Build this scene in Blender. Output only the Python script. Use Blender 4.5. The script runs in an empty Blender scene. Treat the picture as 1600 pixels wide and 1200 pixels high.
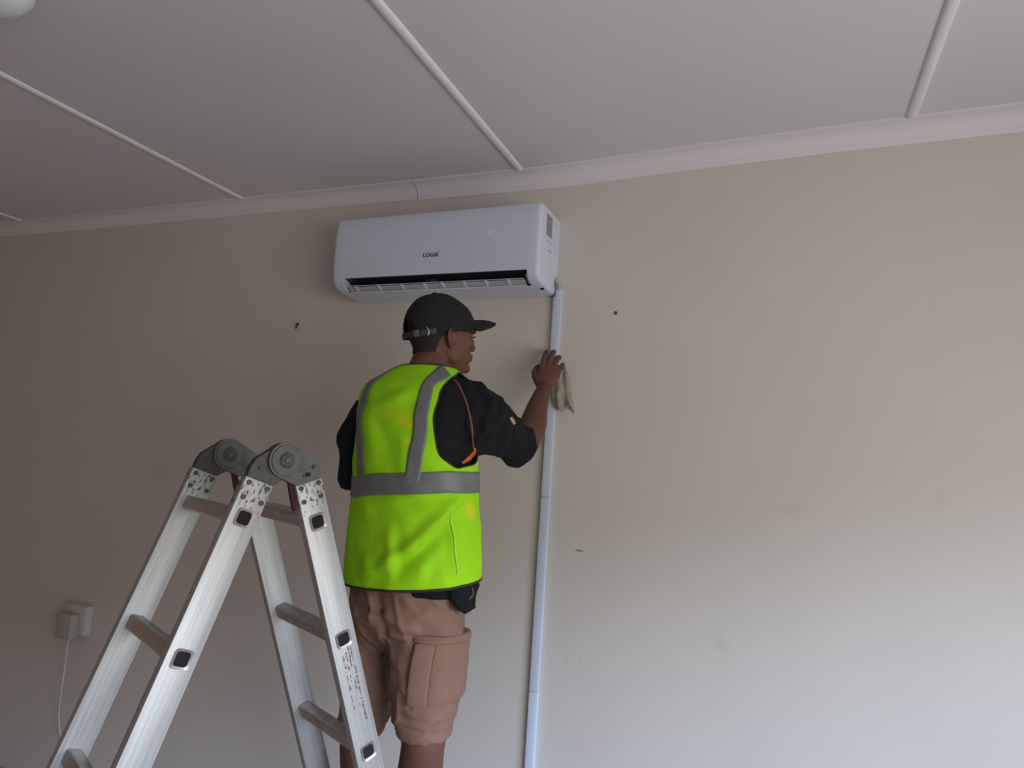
import bpy, bmesh, math, random
import numpy as np
from mathutils import Vector, Matrix, noise
from mathutils.bvhtree import BVHTree
random.seed(4)
C = bpy.context.scene.collection
S = bpy.context.scene
PI = math.pi

# ------------------------------------------------------------ camera, world, light, exposure
CZ = 1.484
F = 1031.79
R_ = Vector((0.92474599, 0.37463268, 0.06704633))
U_ = Vector((-0.01908835, -0.1302893, 0.99129225))
W_ = Vector((-0.38010589, 0.91797334, 0.11333339))
cam = bpy.data.cameras.new('camera'); co = bpy.data.objects.new('camera', cam); C.objects.link(co)
cam.sensor_width = 36.0; cam.lens = F / 1600 * 36.0; cam.clip_start = 0.05
M = Matrix((R_, U_, -W_)).transposed().to_4x4(); M.translation = Vector((0, 0, CZ)); co.matrix_world = M
S.camera = co

w = bpy.data.worlds.new('sky'); S.world = w; w.use_nodes = True
nt = w.node_tree; nt.nodes.clear()
wo = nt.nodes.new('ShaderNodeOutputWorld'); bg = nt.nodes.new('ShaderNodeBackground')
tc = nt.nodes.new('ShaderNodeTexCoord'); sep = nt.nodes.new('ShaderNodeSeparateXYZ'); cr = nt.nodes.new('ShaderNodeValToRGB')
mr = nt.nodes.new('ShaderNodeMapRange'); mr.inputs[1].default_value = -1; mr.inputs[2].default_value = 1
nt.links.new(tc.outputs['Generated'], sep.inputs[0]); nt.links.new(sep.outputs[2], mr.inputs[0])
nt.links.new(mr.outputs[0], cr.inputs[0]); nt.links.new(cr.outputs[0], bg.inputs[0]); nt.links.new(bg.outputs[0], wo.inputs[0])
e = cr.color_ramp.elements
e[0].position = 0.0; e[0].color = (0.40, 0.37, 0.36, 1)          # sunlit paving outside
e[1].position = 1.0; e[1].color = (0.50, 0.68, 1.0, 1)
for pos, col in ((0.50, (0.37, 0.355, 0.335, 1)), (0.605, (0.30, 0.295, 0.29, 1)), (0.618, (1.55, 1.85, 2.45, 1)), (0.67, (1.15, 1.42, 2.0, 1)), (0.80, (0.50, 0.65, 1.0, 1))):
    k = e.new(pos); k.color = col
bg.inputs[1].default_value = 5.0

vs = S.view_settings; S.display_settings.display_device = 'sRGB'
vs.view_transform = 'Standard'; vs.look = 'None'; vs.gamma = 1.0; vs.use_curve_mapping = False
vs.exposure = 1.6

D = 2.26; H = 2.60; FZ = -0.16      # the heights below are measured from a datum just above the floor
XL, XR, YB = -4.6, 1.7, -3.2
WIN = (-1.5, 1.3, 0.6, 2.0)     # y0,y1,z0,z1 of the window in the right wall
la = bpy.data.lights.new('window_portal', 'AREA'); la.shape = 'RECTANGLE'; la.size = WIN[1]-WIN[0]; la.size_y = WIN[3]-WIN[2]
la.cycles.is_portal = True
lo = bpy.data.objects.new('window_portal', la); C.objects.link(lo)
lo.location = (XR+0.1, (WIN[0]+WIN[1])/2, (WIN[2]+WIN[3])/2)
lo.rotation_euler = (0, PI/2, 0)
lo.rotation_euler = Matrix(((0,0,1),(1,0,0),(0,1,0))).to_euler()   # local -Z looks to -X, local X along Y

# ------------------------------------------------------------ material helpers
def mat(name, col, rough=0.6, metal=0.0, noise_amt=0.0, noise_scale=20, bump=0.0, bump_scale=200, spec=0.5, sss=0.0, col2=None, stretch=None):
    m = bpy.data.materials.new(name); m.use_nodes = True
    n = m.node_tree; b = n.nodes['Principled BSDF']
    b.inputs['Base Color'].default_value = (*col, 1); b.inputs['Roughness'].default_value = rough
    b.inputs['Metallic'].default_value = metal; b.inputs['Specular IOR Level'].default_value = spec
    if sss: b.inputs['Subsurface Weight'].default_value = sss; b.inputs['Subsurface Radius'].default_value = (0.02, 0.008, 0.004)
    t = n.nodes.new('ShaderNodeTexCoord'); mp = n.nodes.new('ShaderNodeMapping'); n.links.new(t.outputs['Object'], mp.inputs[0])
    if stretch: mp.inputs['Scale'].default_value = stretch
    if noise_amt or col2:
        x = n.nodes.new('ShaderNodeTexNoise'); x.inputs['Scale'].default_value = noise_scale; x.inputs['Detail'].default_value = 5
        r = n.nodes.new('ShaderNodeValToRGB'); n.links.new(mp.outputs[0], x.inputs[0]); n.links.new(x.outputs[0], r.inputs[0])
        c2 = col2 or tuple(max(0, c*(1-noise_amt)) for c in col)
        r.color_ramp.elements[0].position = 0.3; r.color_ramp.elements[0].color = (*c2, 1)
        r.color_ramp.elements[1].position = 0.7; r.color_ramp.elements[1].color = (*col, 1)
        n.links.new(r.outputs[0], b.inputs['Base Color'])
    if bump:
        x = n.nodes.new('ShaderNodeTexNoise'); x.inputs['Scale'].default_value = bump_scale; x.inputs['Detail'].default_value = 3
        bu = n.nodes.new('ShaderNodeBump'); bu.inputs['Strength'].default_value = bump; bu.inputs['Distance'].default_value = 0.002
        n.links.new(mp.outputs[0], x.inputs[0]); n.links.new(x.outputs[0], bu.inputs['Height']); n.links.new(bu.outputs[0], b.inputs['Normal'])
    return m

def blob_mix(m, spots, col, space='Object'):
    """mix stains (centre, radius xyz, strength) of colour col into a material's base colour"""
    n = m.node_tree; b = n.nodes['Principled BSDF']
    link = b.inputs['Base Color'].links[0].from_socket if b.inputs['Base Color'].links else None
    t = n.nodes.new('ShaderNodeTexCoord'); no = n.nodes.new('ShaderNodeTexNoise'); no.inputs['Scale'].default_value = 30; no.inputs['Detail'].default_value = 4
    n.links.new(t.outputs[space], no.inputs[0])
    for (c, r, s) in spots:
        mp = n.nodes.new('ShaderNodeMapping'); mp.vector_type = 'TEXTURE'
        mp.inputs['Location'].default_value = c; mp.inputs['Scale'].default_value = r
        ln = n.nodes.new('ShaderNodeVectorMath'); ln.operation = 'LENGTH'
        n.links.new(t.outputs[space], mp.inputs[0]); n.links.new(mp.outputs[0], ln.inputs[0])
        ad = n.nodes.new('ShaderNodeMath'); ad.operation = 'ADD'; n.links.new(ln.outputs['Value'], ad.inputs[0])
        ml = n.nodes.new('ShaderNodeMath'); ml.operation = 'MULTIPLY_ADD'; ml.inputs[1].default_value = 1.2; ml.inputs[2].default_value = -0.6
        n.links.new(no.outputs[0], ml.inputs[0]); n.links.new(ml.outputs[0], ad.inputs[1])
        mr = n.nodes.new('ShaderNodeMapRange'); mr.inputs[1].default_value = 1.0; mr.inputs[2].default_value = 0.2; mr.inputs[3].default_value = 0; mr.inputs[4].default_value = s
        n.links.new(ad.outputs[0], mr.inputs[0])
        mx = n.nodes.new('ShaderNodeMix'); mx.data_type = 'RGBA'
        n.links.new(mr.outputs[0], mx.inputs[0])
        if link: n.links.new(link, mx.inputs[6])
        else: mx.inputs[6].default_value = b.inputs['Base Color'].default_value
        mx.inputs[7].default_value = (*col, 1)
        link = mx.outputs[2]
    n.links.new(link, b.inputs['Base Color'])

# ------------------------------------------------------------ mesh helpers
def tag(o, label=None, cat=None, group=None, kind=None):
    if label: o['label'] = label
    if cat: o['category'] = cat
    if group: o['group'] = group
    if kind: o['kind'] = kind
    return o

def link(name, me, m, parent=None, smooth=None):
    me.materials.clear(); me.materials.append(m)
    if smooth is not None:
        me.polygons.foreach_set('use_smooth', [True]*len(me.polygons))
        me.set_sharp_from_angle(angle=math.radians(smooth))
    o = bpy.data.objects.new(name, me); C.objects.link(o)
    if parent: o.parent = parent
    return o

def from_bm(name, bm, m, parent=None, smooth=35):
    bmesh.ops.recalc_face_normals(bm, faces=bm.faces)
    me = bpy.data.meshes.new(name); bm.to_mesh(me); bm.free()
    return link(name, me, m, parent, smooth)

def from_vf(name, v, f, m, parent=None, smooth=35, fix=True):
    bm = bmesh.new(); vv = [bm.verts.new(p) for p in v]
    for q in f:
        try: bm.faces.new([vv[i] for i in q])
        except ValueError: pass
    if fix: bmesh.ops.recalc_face_normals(bm, faces=bm.faces)
    me = bpy.data.meshes.new(name); bm.to_mesh(me); bm.free()
    return link(name, me, m, parent, smooth)

def box(bm, a, b, bevel=0.0):
    vs_ = [bm.verts.new((x, y, z)) for z in (a[2], b[2]) for y in (a[1], b[1]) for x in (a[0], b[0])]
    fs = [bm.faces.new([vs_[i] for i in q]) for q in ((0,1,3,2),(4,6,7,5),(0,4,5,1),(1,5,7,3),(3,7,6,2),(2,6,4,0))]
    if bevel:
        ed = list({e for f in fs for e in f.edges})
        bmesh.ops.bevel(bm, geom=ed, offset=bevel, segments=2, profile=0.5, affect='EDGES')
    return bm

def prism(bm, prof, axis_fn, t0, t1):
    """extrude closed 2-D profile; axis_fn(u,v,t) -> point"""
    a = [bm.verts.new(axis_fn(u, v, t0)) for u, v in prof]; b = [bm.verts.new(axis_fn(u, v, t1)) for u, v in prof]
    n = len(prof)
    for i in range(n): bm.faces.new((a[i], a[(i+1) % n], b[(i+1) % n], b[i]))
    bm.faces.new(a[::-1]); bm.faces.new(b)
    return bm

def catmull(P, n):
    P = [np.array(p, float) for p in P]
    P = [2*P[0]-P[1]] + P + [2*P[-1]-P[-2]]
    out = []; segs = len(P)-3
    for k in range(n+1):
        t = k/n*segs; i = min(int(t), segs-1); t -= i
        a, b, c, d = P[i:i+4]
        out.append(0.5*((2*b)+(-a+c)*t+(2*a-5*b+4*c-d)*t*t+(-a+3*b-3*c+d)*t**3))
    return out

def tube(V, Fc, pts, radii, up=(0, 0, 1), seg=20, n=None, cap='round'):
    """append a closed tapered tube to vertex/face lists. radii: list of r or (ra, rb); ra along side, rb along up-ish"""
    rr = [(r, r) if not isinstance(r, (tuple, list)) else tuple(r) for r in radii]
    if n:
        Q = catmull([tuple(p)+tuple(r) for p, r in zip(pts, rr)], n); P = [q[:3] for q in Q]; rr = [(q[3], q[4]) for q in Q]
    else: P = [np.array(p, float) for p in pts]
    up = np.array(up, float)
    T = []
    for i in range(len(P)):
        t = P[min(i+1, len(P)-1)]-P[max(i-1, 0)]; T.append(t/(np.linalg.norm(t)+1e-9))
    if cap == 'round':
        m0, m1 = [], []
        for k in (0.35, 0.7, 0.92):
            r0 = min(rr[0]); r1 = min(rr[-1]); s = math.sqrt(max(0, 1-k*k))
            m0.append((P[0]-T[0]*r0*k, (rr[0][0]*s, rr[0][1]*s), T[0])); m1.append((P[-1]+T[-1]*r1*k, (rr[-1][0]*s, rr[-1][1]*s), T[-1]))
        rings = m0[::-1]+[(p, r, t) for p, r, t in zip(P, rr, T)]+m1
    else: rings = [(p, r, t) for p, r, t in zip(P, rr, T)]
    base = len(V); side0 = None
    for (p, r, t) in rings:
        side = np.cross(t, up)
        if np.linalg.norm(side) < 1e-3: side = side0 if side0 is not None else np.cross(t, (1, 0, 0.1))
        side /= np.linalg.norm(side); v = np.cross(side, t); side0 = side
        for k in range(seg):
            a = 2*PI*k/seg; V.append(tuple(p+side*r[0]*math.cos(a)+v*r[1]*math.sin(a)))
    for i in range(len(rings)-1):
        for k in range(seg):
            a = base+i*seg+k; b = base+i*seg+(k+1) % seg
            Fc.append((a, b, b+seg, a+seg))
    Fc.append(tuple(base+k for k in range(seg))[::-1]); Fc.append(tuple(base+(len(rings)-1)*seg+k for k in range(seg)))

def ellipsoid(V, Fc, c, ax, seg=16, rings=10):
    """ax: three axis vectors (scaled)"""
    c = np.array(c, float); ax = [np.array(a, float) for a in ax]; base = len(V)
    for i in range(rings+1):
        ph = -PI/2+PI*(i+0.02)/(rings+0.04)
        for k in range(seg):
            th = 2*PI*k/seg
            V.append(tuple(c+ax[0]*math.cos(ph)*math.cos(th)+ax[1]*math.cos(ph)*math.sin(th)+ax[2]*math.sin(ph)))
    for i in range(rings):
        for k in range(seg):
            a = base+i*seg+k; b = base+i*seg+(k+1) % seg
            Fc.append((a, b, b+seg, a+seg))
    Fc.append(tuple(base+k for k in range(seg))[::-1]); Fc.append(tuple(base+rings*seg+k for k in range(seg)))

def rings_loft(V, Fc, rings):
    base = len(V); n = len(rings[0])
    for r in rings: V.extend([tuple(p) for p in r])
    for i in range(len(rings)-1):
        for k in range(n):
            a = base+i*n+k; b = base+i*n+(k+1) % n
            Fc.append((a, b, b+n, a+n))
    Fc.append(tuple(base+k for k in range(n))[::-1]); Fc.append(tuple(base+(len(rings)-1)*n+k for k in range(n)))

def remesh(V, Fc, voxel, smooth=4, fac=0.5):
    bm = bmesh.new(); vv = [bm.verts.new(p) for p in V]
    for q in Fc: bm.faces.new([vv[i] for i in q])
    me = bpy.data.meshes.new('tmp')
    bmesh.ops.triangulate(bm, faces=[f for f in bm.faces if len(f.verts) > 4])
    bm.to_mesh(me); bm.free()
    o = bpy.data.objects.new('tmp', me); C.objects.link(o)
    r = o.modifiers.new('r', 'REMESH'); r.mode = 'VOXEL'; r.voxel_size = voxel
    if smooth:
        s = o.modifiers.new('s', 'SMOOTH'); s.iterations = smooth; s.factor = fac
    dg = bpy.context.evaluated_depsgraph_get()
    m2 = bpy.data.meshes.new_from_object(o.evaluated_get(dg))
    bpy.data.objects.remove(o); bpy.data.meshes.remove(me)
    return m2

def get_co(me):
    a = np.empty(len(me.vertices)*3); me.vertices.foreach_get('co', a); return a.reshape(-1, 3)
def get_no(me):
    a = np.empty(len(me.vertices)*3); me.vertices.foreach_get('normal', a); return a.reshape(-1, 3)
def set_co(me, a):
    me.vertices.foreach_set('co', a.ravel()); me.update()

# a pixel of the photograph as a viewing ray; used to take measurements at a known distance
def ray(px, py): return R_*((px-800)/F)-U_*((py-600)/F)+W_
def on_wall(px, py, y=D):
    d = ray(px, py); return d*(y/d.y)+Vector((0, 0, CZ))
G_ = Vector((-0.493, 0.870, 0)).normalized(); EX = Vector((G_.y, -G_.x, 0))
def at(px, py, yl):
    d = ray(px, py); return d*(yl/d.dot(G_))+Vector((0, 0, CZ))
def loc(px, py, yl):
    p = at(px, py, yl); return np.array((p.dot(EX), yl, p.z))
def W3(l): return EX*float(l[0])+G_*float(l[1])+Vector((0, 0, float(l[2])))
def project(P):
    P = np.asarray(P, float).reshape(-1, 3)-np.array((0, 0, CZ)); z = P@np.array(W_)
    return np.stack([800+F*(P@np.array(R_))/z, 600-F*(P@np.array(U_))/z], 1)

# ------------------------------------------------------------ room
m_wall = mat('beige_wall_paint', (0.60, 0.57, 0.515), 0.55, noise_amt=0.05, noise_scale=2.2, bump=0.10, bump_scale=60, spec=0.35)
blob_mix(m_wall, [((0.03, D, 1.39), (0.05, 0.3, 0.02), 0.16), ((-0.17, D, 0.955), (0.04, 0.3, 0.03), 0.22),
                  ((0.43, D, 1.45), (0.03, 0.3, 0.04), 0.12), ((-0.60, D, 0.55), (0.05, 0.3, 0.03), 0.12)], (0.36, 0.34, 0.32))
blob_mix(m_wall, [((-0.642, D, 1.187), (0.022, 0.3, 0.005), 0.95)], (0.08, 0.07, 0.06))
m_ceil = mat('white_ceiling_paint', (0.66, 0.64, 0.67), 0.7, noise_amt=0.04, noise_scale=1.5, bump=0.05, bump_scale=80)
m_trim = mat('white_trim_paint', (0.74, 0.72, 0.74), 0.5)
m_floor = mat('brown_floor_bounce_tint', (0.46, 0.36, 0.28), 0.35, noise_amt=0.3, noise_scale=6)  # unseen floor, browned to warm the light it reflects

def structure(name, bm, m, smooth=35):
    return tag(from_bm(name, bm, m, None, smooth), kind='structure')

structure('floor', box(bmesh.new(), (XL-.2, YB-.2, FZ-0.1), (XR+.2, D+.2, FZ)), m_floor)
structure('wall_back', box(bmesh.new(), (XL-.2, D, FZ), (XR+.2, D+.15, H+.1)), m_wall)
m_side = mat('tan_wall_bounce_tint', (0.56, 0.42, 0.30), 0.6)  # unseen walls, coloured tan to warm the light bounced into the shadows
structure('wall_left', box(bmesh.new(), (XL-.2, YB, FZ), (XL, D, H+.1)), m_side)
structure('wall_front', box(bmesh.new(), (XL-.2, YB-.2, FZ), (XR+.2, YB, H+.1)), m_side)
bm = bmesh.new()
box(bm, (XR, YB, FZ), (XR+.2, WIN[0], H+.1)); box(bm, (XR, WIN[1], FZ), (XR+.2, D, H+.1))
box(bm, (XR, WIN[0], FZ), (XR+.2, WIN[1], WIN[2])); box(bm, (XR, WIN[0], WIN[3]), (XR+.2, WIN[1], H+.1))
structure('wall_right', bm, m_wall)
m_glass = mat('window_glass', (1, 1, 1), 0.0); m_glass.node_tree.nodes['Principled BSDF'].inputs['Transmission Weight'].default_value = 1
m_glass.node_tree.nodes['Principled BSDF'].inputs['IOR'].default_value = 1.01
bm = bmesh.new(); x0, x1 = XR+.10, XR+.15
for a, b in (((x0, WIN[0], WIN[2]), (x1, WIN[1], WIN[2]+.04)), ((x0, WIN[0], WIN[3]-.04), (x1, WIN[1], WIN[3])),
             ((x0, WIN[0], WIN[2]+.04), (x1, WIN[0]+.04, WIN[3]-.04)), ((x0, WIN[1]-.04, WIN[2]+.04), (x1, WIN[1], WIN[3]-.04)),
             ((x0, (WIN[0]+WIN[1])/2-.02, WIN[2]+.04), (x1, (WIN[0]+WIN[1])/2+.02, WIN[3]-.04))): box(bm, a, b)
structure('window_1', bm, m_trim)

# ceiling boards sag a little along the back wall; the cornice follows them
sag_x = [-4.8, -4.16, -3.61, -2.27, -1.42, -0.94, -0.81, -0.27, 0.22, 0.64, 2.3]
sag_z = [2.553, 2.550, 2.541, 2.530, 2.521, 2.516, 2.516, 2.534, 2.543, 2.547, 2.55]
def zc(x): return float(np.interp(x, sag_x, sag_z))         # lower edge of the cornice
CT = 0.060
def zceil(x): return zc(x)+CT
bm = bmesh.new(); xs = sorted(set(list(np.linspace(XL-.2, XR+.2, 60))))
rows = []
for x in xs:
    rows.append([bm.verts.new((x, y, z)) for (y, z) in ((YB-.2, zceil(x)), (D, zceil(x)), (D, H+.25), (YB-.2, H+.25))])
for a, b in zip(rows[:-1], rows[1:]):
    for k in range(4): bm.faces.new((a[k], a[(k+1) % 4], b[(k+1) % 4], b[k]))
bm.faces.new(rows[0]); bm.faces.new(rows[-1][::-1])
structure('ceiling', bm, m_ceil)

m_corn = mat('white_cornice_paint', (0.68, 0.65, 0.67), 0.6)
def cornice(name, xa, xb, dz=0.0):
    prof = [(0, 0), (0.006, 0.0)]
    for k in range(9):
        a = k/8*PI/2; prof.append((0.008+0.052*(1-math.cos(a)), 0.003+0.051*math.sin(a)))
    prof += [(0.064, 0.056), (0.064, CT+.004), (0, CT+.004)]
    bm = bmesh.new(); n = max(2, int((xb-xa)/0.1)); rr = []
    for i in range(n+1):
        x = xa+(xb-xa)*i/n
        rr.append([bm.verts.new((x, D+0.002-u*(1+dz*8), zc(x)+v-dz*(1-v/CT))) for u, v in prof])
    for a, b in zip(rr[:-1], rr[1:]):
        for k in range(len(prof)): bm.faces.new((a[k], a[(k+1) % len(prof)], b[(k+1) % len(prof)], b[k]))
    bm.faces.new(rr[0]); bm.faces.new(rr[-1][::-1])
    structure(name, bm, m_corn, 50)
cornice('trim_1', XL, -1.412, 0.0)
cornice('trim_2', -1.408, XR, 0.003)

def batten(name, x, xf=None):
    """half-round cover strip under the ceiling joint, running from the cornice towards the viewer"""
    xf = x if xf is None else xf
    prof = [(0.016*math.cos(a), -0.009*math.sin(a)) for a in np.linspace(0, PI, 9)]+[(-0.016, 0.004), (0.016, 0.004)]
    bm = bmesh.new(); A = []; B = []
    y0, y1 = D-0.058, YB+.01
    for u, v in prof:
        A.append(bm.verts.new((x+u, y0, zceil(x)+v))); B.append(bm.verts.new((xf+u, y1, zceil(xf)+v)))
    n = len(prof)
    for i in range(n): bm.faces.new((A[i], A[(i+1) % n], B[(i+1) % n], B[i]))
    bm.faces.new(A[::-1]); bm.faces.new(B)
    structure(name, bm, m_trim, 50)
for i, x in enumerate((-3.89, -2.318, -0.940, 0.345, 1.60)): batten('trim_%d' % (i+3), x)

# ------------------------------------------------------------ ceiling light
m_opal = mat('opal_glass', (0.80, 0.84, 0.88), 0.25); m_brass = mat('aged_brass', (0.35, 0.25, 0.12), 0.4, 0.8)
lamp = bpy.data.objects.new('ceiling_light', None); C.objects.link(lamp)
cx, cy = -1.805, 0.832; lamp.location = (cx, cy, zceil(cx)-.001)
tag(lamp, 'round opal glass ceiling light cut off by the top left corner of the photo', 'ceiling light')
def lathe(prof, seg=40):
    bm = bmesh.new(); rr = []
    for r, z in prof: rr.append([bm.verts.new((r*math.cos(2*PI*k/seg), r*math.sin(2*PI*k/seg), z)) for k in range(seg)])
    for a, b in zip(rr[:-1], rr[1:]):
        for k in range(seg): bm.faces.new((a[k], a[(k+1) % seg], b[(k+1) % seg], b[k]))
    bm.faces.new(rr[0]); bm.faces.new(rr[-1][::-1]); return bm
from_bm('base_plate', lathe([(0.13, 0), (0.135, -.012), (0.125, -.02), (0.02, -.02)]), m_trim, lamp)
from_bm('glass_bowl', lathe([(0.118, -.018), (0.128, -.035), (0.125, -.06), (0.105, -.085), (0.07, -.10), (0.03, -.107), (0.004, -.108)]), m_opal, lamp, 60)
for k in range(3):
    a = k*2.1-0.25; bm = lathe([(0.002, -.006), (0.005, -.005), (0.005, .004), (0.002, .005)], 12)
    s = from_bm('retaining_screw', bm, m_brass, lamp); s.location = (0.134*math.cos(a), 0.134*math.sin(a), -.03)

# ------------------------------------------------------------ air conditioner
m_ac = mat('white_plastic', (0.575, 0.62, 0.745), 0.30, spec=0.5)
m_dark = mat('black_plastic', (0.012, 0.012, 0.018), 0.5); m_vane = mat('grey_vane_plastic', (0.40, 0.41, 0.44), 0.45)
m_lab = mat('grey_label', (0.22, 0.23, 0.22), 0.5); m_ink = mat('dark_ink', (0.03, 0.03, 0.05), 0.5)
m_white = mat('display_white', (0.9, 0.9, 0.9), 0.4)
AX0, AX1 = -1.652, -0.784
ac = bpy.data.objects.new('air_conditioner', None); C.objects.link(ac); ac.location = (AX0, D, 2.088)
tag(ac, 'white wall mounted split air conditioner with its louver open above the worker', 'air conditioner')
def acP(u, v, t): return (t, -u, v)       # u = distance from wall, v = height, t = along
ZT = 0.297
front = [(0.150, ZT), (0.180, ZT-.001), (0.193, ZT-.007), (0.200, ZT-.020), (0.202, ZT-.06), (0.202, 0.13), (0.2005, 0.10), (0.198, 0.075), (0.1945, 0.052)]
low = [(0.1945, 0.052), (0.189, 0.037), (0.178, 0.0235), (0.163, 0.0155), (0.140, 0.010), (0.10, 0.006), (0.004, 0.002)]
full = [(0.0, 0.002), (0.0, ZT-.004), (0.01, ZT)]+front+low[1:]
notch = [(0.012, 0.004), (0.024, 0.012), (0.030, 0.030), (0.030, 0.052), (0.022, 0.070), (0.0, 0.080), (0.0, ZT-.004), (0.01, ZT)]+front+low[1:-1]+[(0.03, 0.004)]
def shrink(prof, k):
    c = (0.10, 0.15); return [(max(0.0, u-k if u > 0.15 else u), v-k if v > 0.2 and u > .005 else (v+k if v < 0.06 else v)) for u, v in prof]
Lx = AX1-AX0
bm = bmesh.new()
def loft_prof(bm, plist):
    rr = [[bm.verts.new(acP(u, v, t)) for u, v in pr] for pr, t in plist]
    n = len(rr[0])
    for a, b in zip(rr[:-1], rr[1:]):
        for k in range(n): bm.faces.new((a[k], a[(k+1) % n], b[(k+1) % n], b[k]))
    bm.faces.new(rr[0]); bm.faces.new(rr[-1][::-1])
cap_t = [(0.016, 0.0), (0.009, 0.0018), (0.004, 0.005), (0.0012, 0.010), (0, 0.017)]
loft_prof(bm, [(shrink(full, k), t) for k, t in cap_t]+[(full, 0.05)])
loft_prof(bm, [(notch, Lx-0.045)]+[(shrink(notch, k), Lx-t) for k, t in cap_t[::-1]])
rec = [(0.0, 0.002), (0.0, ZT-.004), (0.01, ZT)]+front+[(0.150, 0.062), (0.122, 0.040), (0.138, 0.0085), (0.10, 0.006), (0.004, 0.002)]
loft_prof(bm, [(rec, 0.05), (rec, Lx-0.045)])
from_bm('body', bm, m_ac, ac, 28)
# air outlet: black hollow, grey vanes with thin rails
bm = bmesh.new()
prism(bm, [(0.187, 0.0575), (0.150, 0.0615), (0.1225, 0.0405), (0.1275, 0.0345), (0.152, 0.050)], acP, 0.051, Lx-0.046)
prism(bm, [(0.1385, 0.0095), (0.123, 0.0385), (0.125, 0.0390), (0.1405, 0.0098)], acP, 0.051, Lx-0.046)
from_bm('outlet_recess', bm, m_dark, ac)
rail_a, rail_b = (0.181, 0.0245), (0.146, 0.0085)
def along(p, q, s): return (p[0]+(q[0]-p[0])*s, p[1]+(q[1]-p[1])*s)
bm = bmesh.new()
for p, h in ((rail_a, 0.0016), (rail_b, 0.0028)):
    prism(bm, [(p[0]-h*1.6, p[1]), (p[0], p[1]+h), (p[0]+h*1.6, p[1]), (p[0], p[1]-h)], acP, 0.062, Lx-0.060)
fr = from_bm('louver', bm, m_ac, ac)
bm = bmesh.new()
prism(bm, [(rail_a[0]-.016, rail_a[1]-.000), (rail_a[0]-.014, rail_a[1]-.000), (rail_b[0]-.001, rail_b[1]+.001), (rail_b[0]-.003, rail_b[1]+.001)], acP, 0.062, Lx-0.060)
from_bm('louver_back', bm, m_vane, ac)
n = 9
xdiv = [on_wall(px, 452, D-0.17).x-AX0 for px in (556, 591, 627, 662, 690, 724, 758, 793, 828)]
for x in xdiv:
    bm = bmesh.new()
    prism(bm, [(rail_a[0], rail_a[1]+.001), (rail_b[0], rail_b[1]+.001), (rail_b[0]-.004, rail_b[1]+.004), (rail_a[0]-.016, rail_a[1]-.000)], acP, x-.0045, x+.0045)
    from_bm('vane', bm, m_ac, ac)
bm = bmesh.new(); xm = on_wall(675, 441, D-.18).x-AX0
box(bm, (xm-.026, -.186, .026), (xm+.022, -.166, .037), .002); 
from_bm('hinge_clip', bm, m_dark, ac)
for dx in (0.045, Lx-0.052):
    bm = bmesh.new(); prism(bm, [(0.190, 0.036), (0.186, 0.0375), (0.148, 0.0145), (0.152, 0.0125)], acP, dx, dx+.004); from_bm('louver_arm', bm, m_lab, ac)
# seam line of the front panel, side label, printed marks
bm = bmesh.new(); prism(bm, [(0.2022, 0.115), (0.2022, 0.1165), (0.199, 0.1165), (0.199, 0.115)], acP, 0.017, Lx-0.017)
def slab(bm, u0, u1, v0, v1, t0, t1): prism(bm, [(u0, v0), (u1, v0), (u1, v1), (u0, v1)], acP, t0, t1)
bm.free()
def side_uv(px, py):
    d = ray(px, py); k = AX1/d.x; p = d*k+Vector((0, 0, CZ)); return (D-p.y, p.z-2.088)
bm = bmesh.new(); a = side_uv(855.5, 331); b = side_uv(861.5, 374); slab(bm, b[0], a[0], b[1], a[1]-.004, Lx-.001, Lx+.0008)
from_bm('rating_label', bm, m_lab, ac)
for (pa, pb) in (((855, 376), (861, 381)), ((857, 390), (861, 396)), ((857, 413), (858, 415))):
    bm = bmesh.new(); a = side_uv(*pa); b = side_uv(*pb); slab(bm, b[0], a[0], b[1], a[1], Lx-.001, Lx+.0008); from_bm('printed_mark', bm, m_lab, ac)
def text(name, s, size, p, m, parent, ext=0.0006, bold=0.0):
    cu = bpy.data.curves.new(name, 'FONT'); cu.body = s; cu.size = size; cu.extrude = ext; cu.offset = bold; cu.space_character = 1.12
    o = bpy.data.objects.new(name, cu); C.objects.link(o)
    me = bpy.data.meshes.new_from_object(o.evaluated_get(bpy.context.evaluated_depsgraph_get())); bpy.data.objects.remove(o)
    a = get_co(me); a[:, 0] -= a[:, 0].min(); a = np.stack([a[:, 0], -a[:, 2], a[:, 1]], 1); set_co(me, a)
    r = link(name, me, m, parent); r.location = p; return r
p = on_wall(661, 402, D-.203)
text('brand_lettering', 'LOGIK', 0.0205, (p.x-AX0, -.2024, p.z-2.088+.001), m_ink, ac, bold=0.0003)
p2 = on_wall(684, 397, D-.203); text('trademark_dot', "'", 0.018, (p2.x-AX0+.001, -.2024, p2.z-2.088+.0), m_ink, ac)
p = on_wall(763, 366, D-.203); text('display_digits', '17', 0.024, (p.x-AX0, -.2024, p.z-2.088), m_white, ac)
bm = bmesh.new(); p = on_wall(848, 462, D-.10); box(bm, (p.x-AX0-.006, -.112, .001), (p.x-AX0+.006, -.106, .0075), .001)
from_bm('bottom_clip', bm, m_dark, ac)

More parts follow.
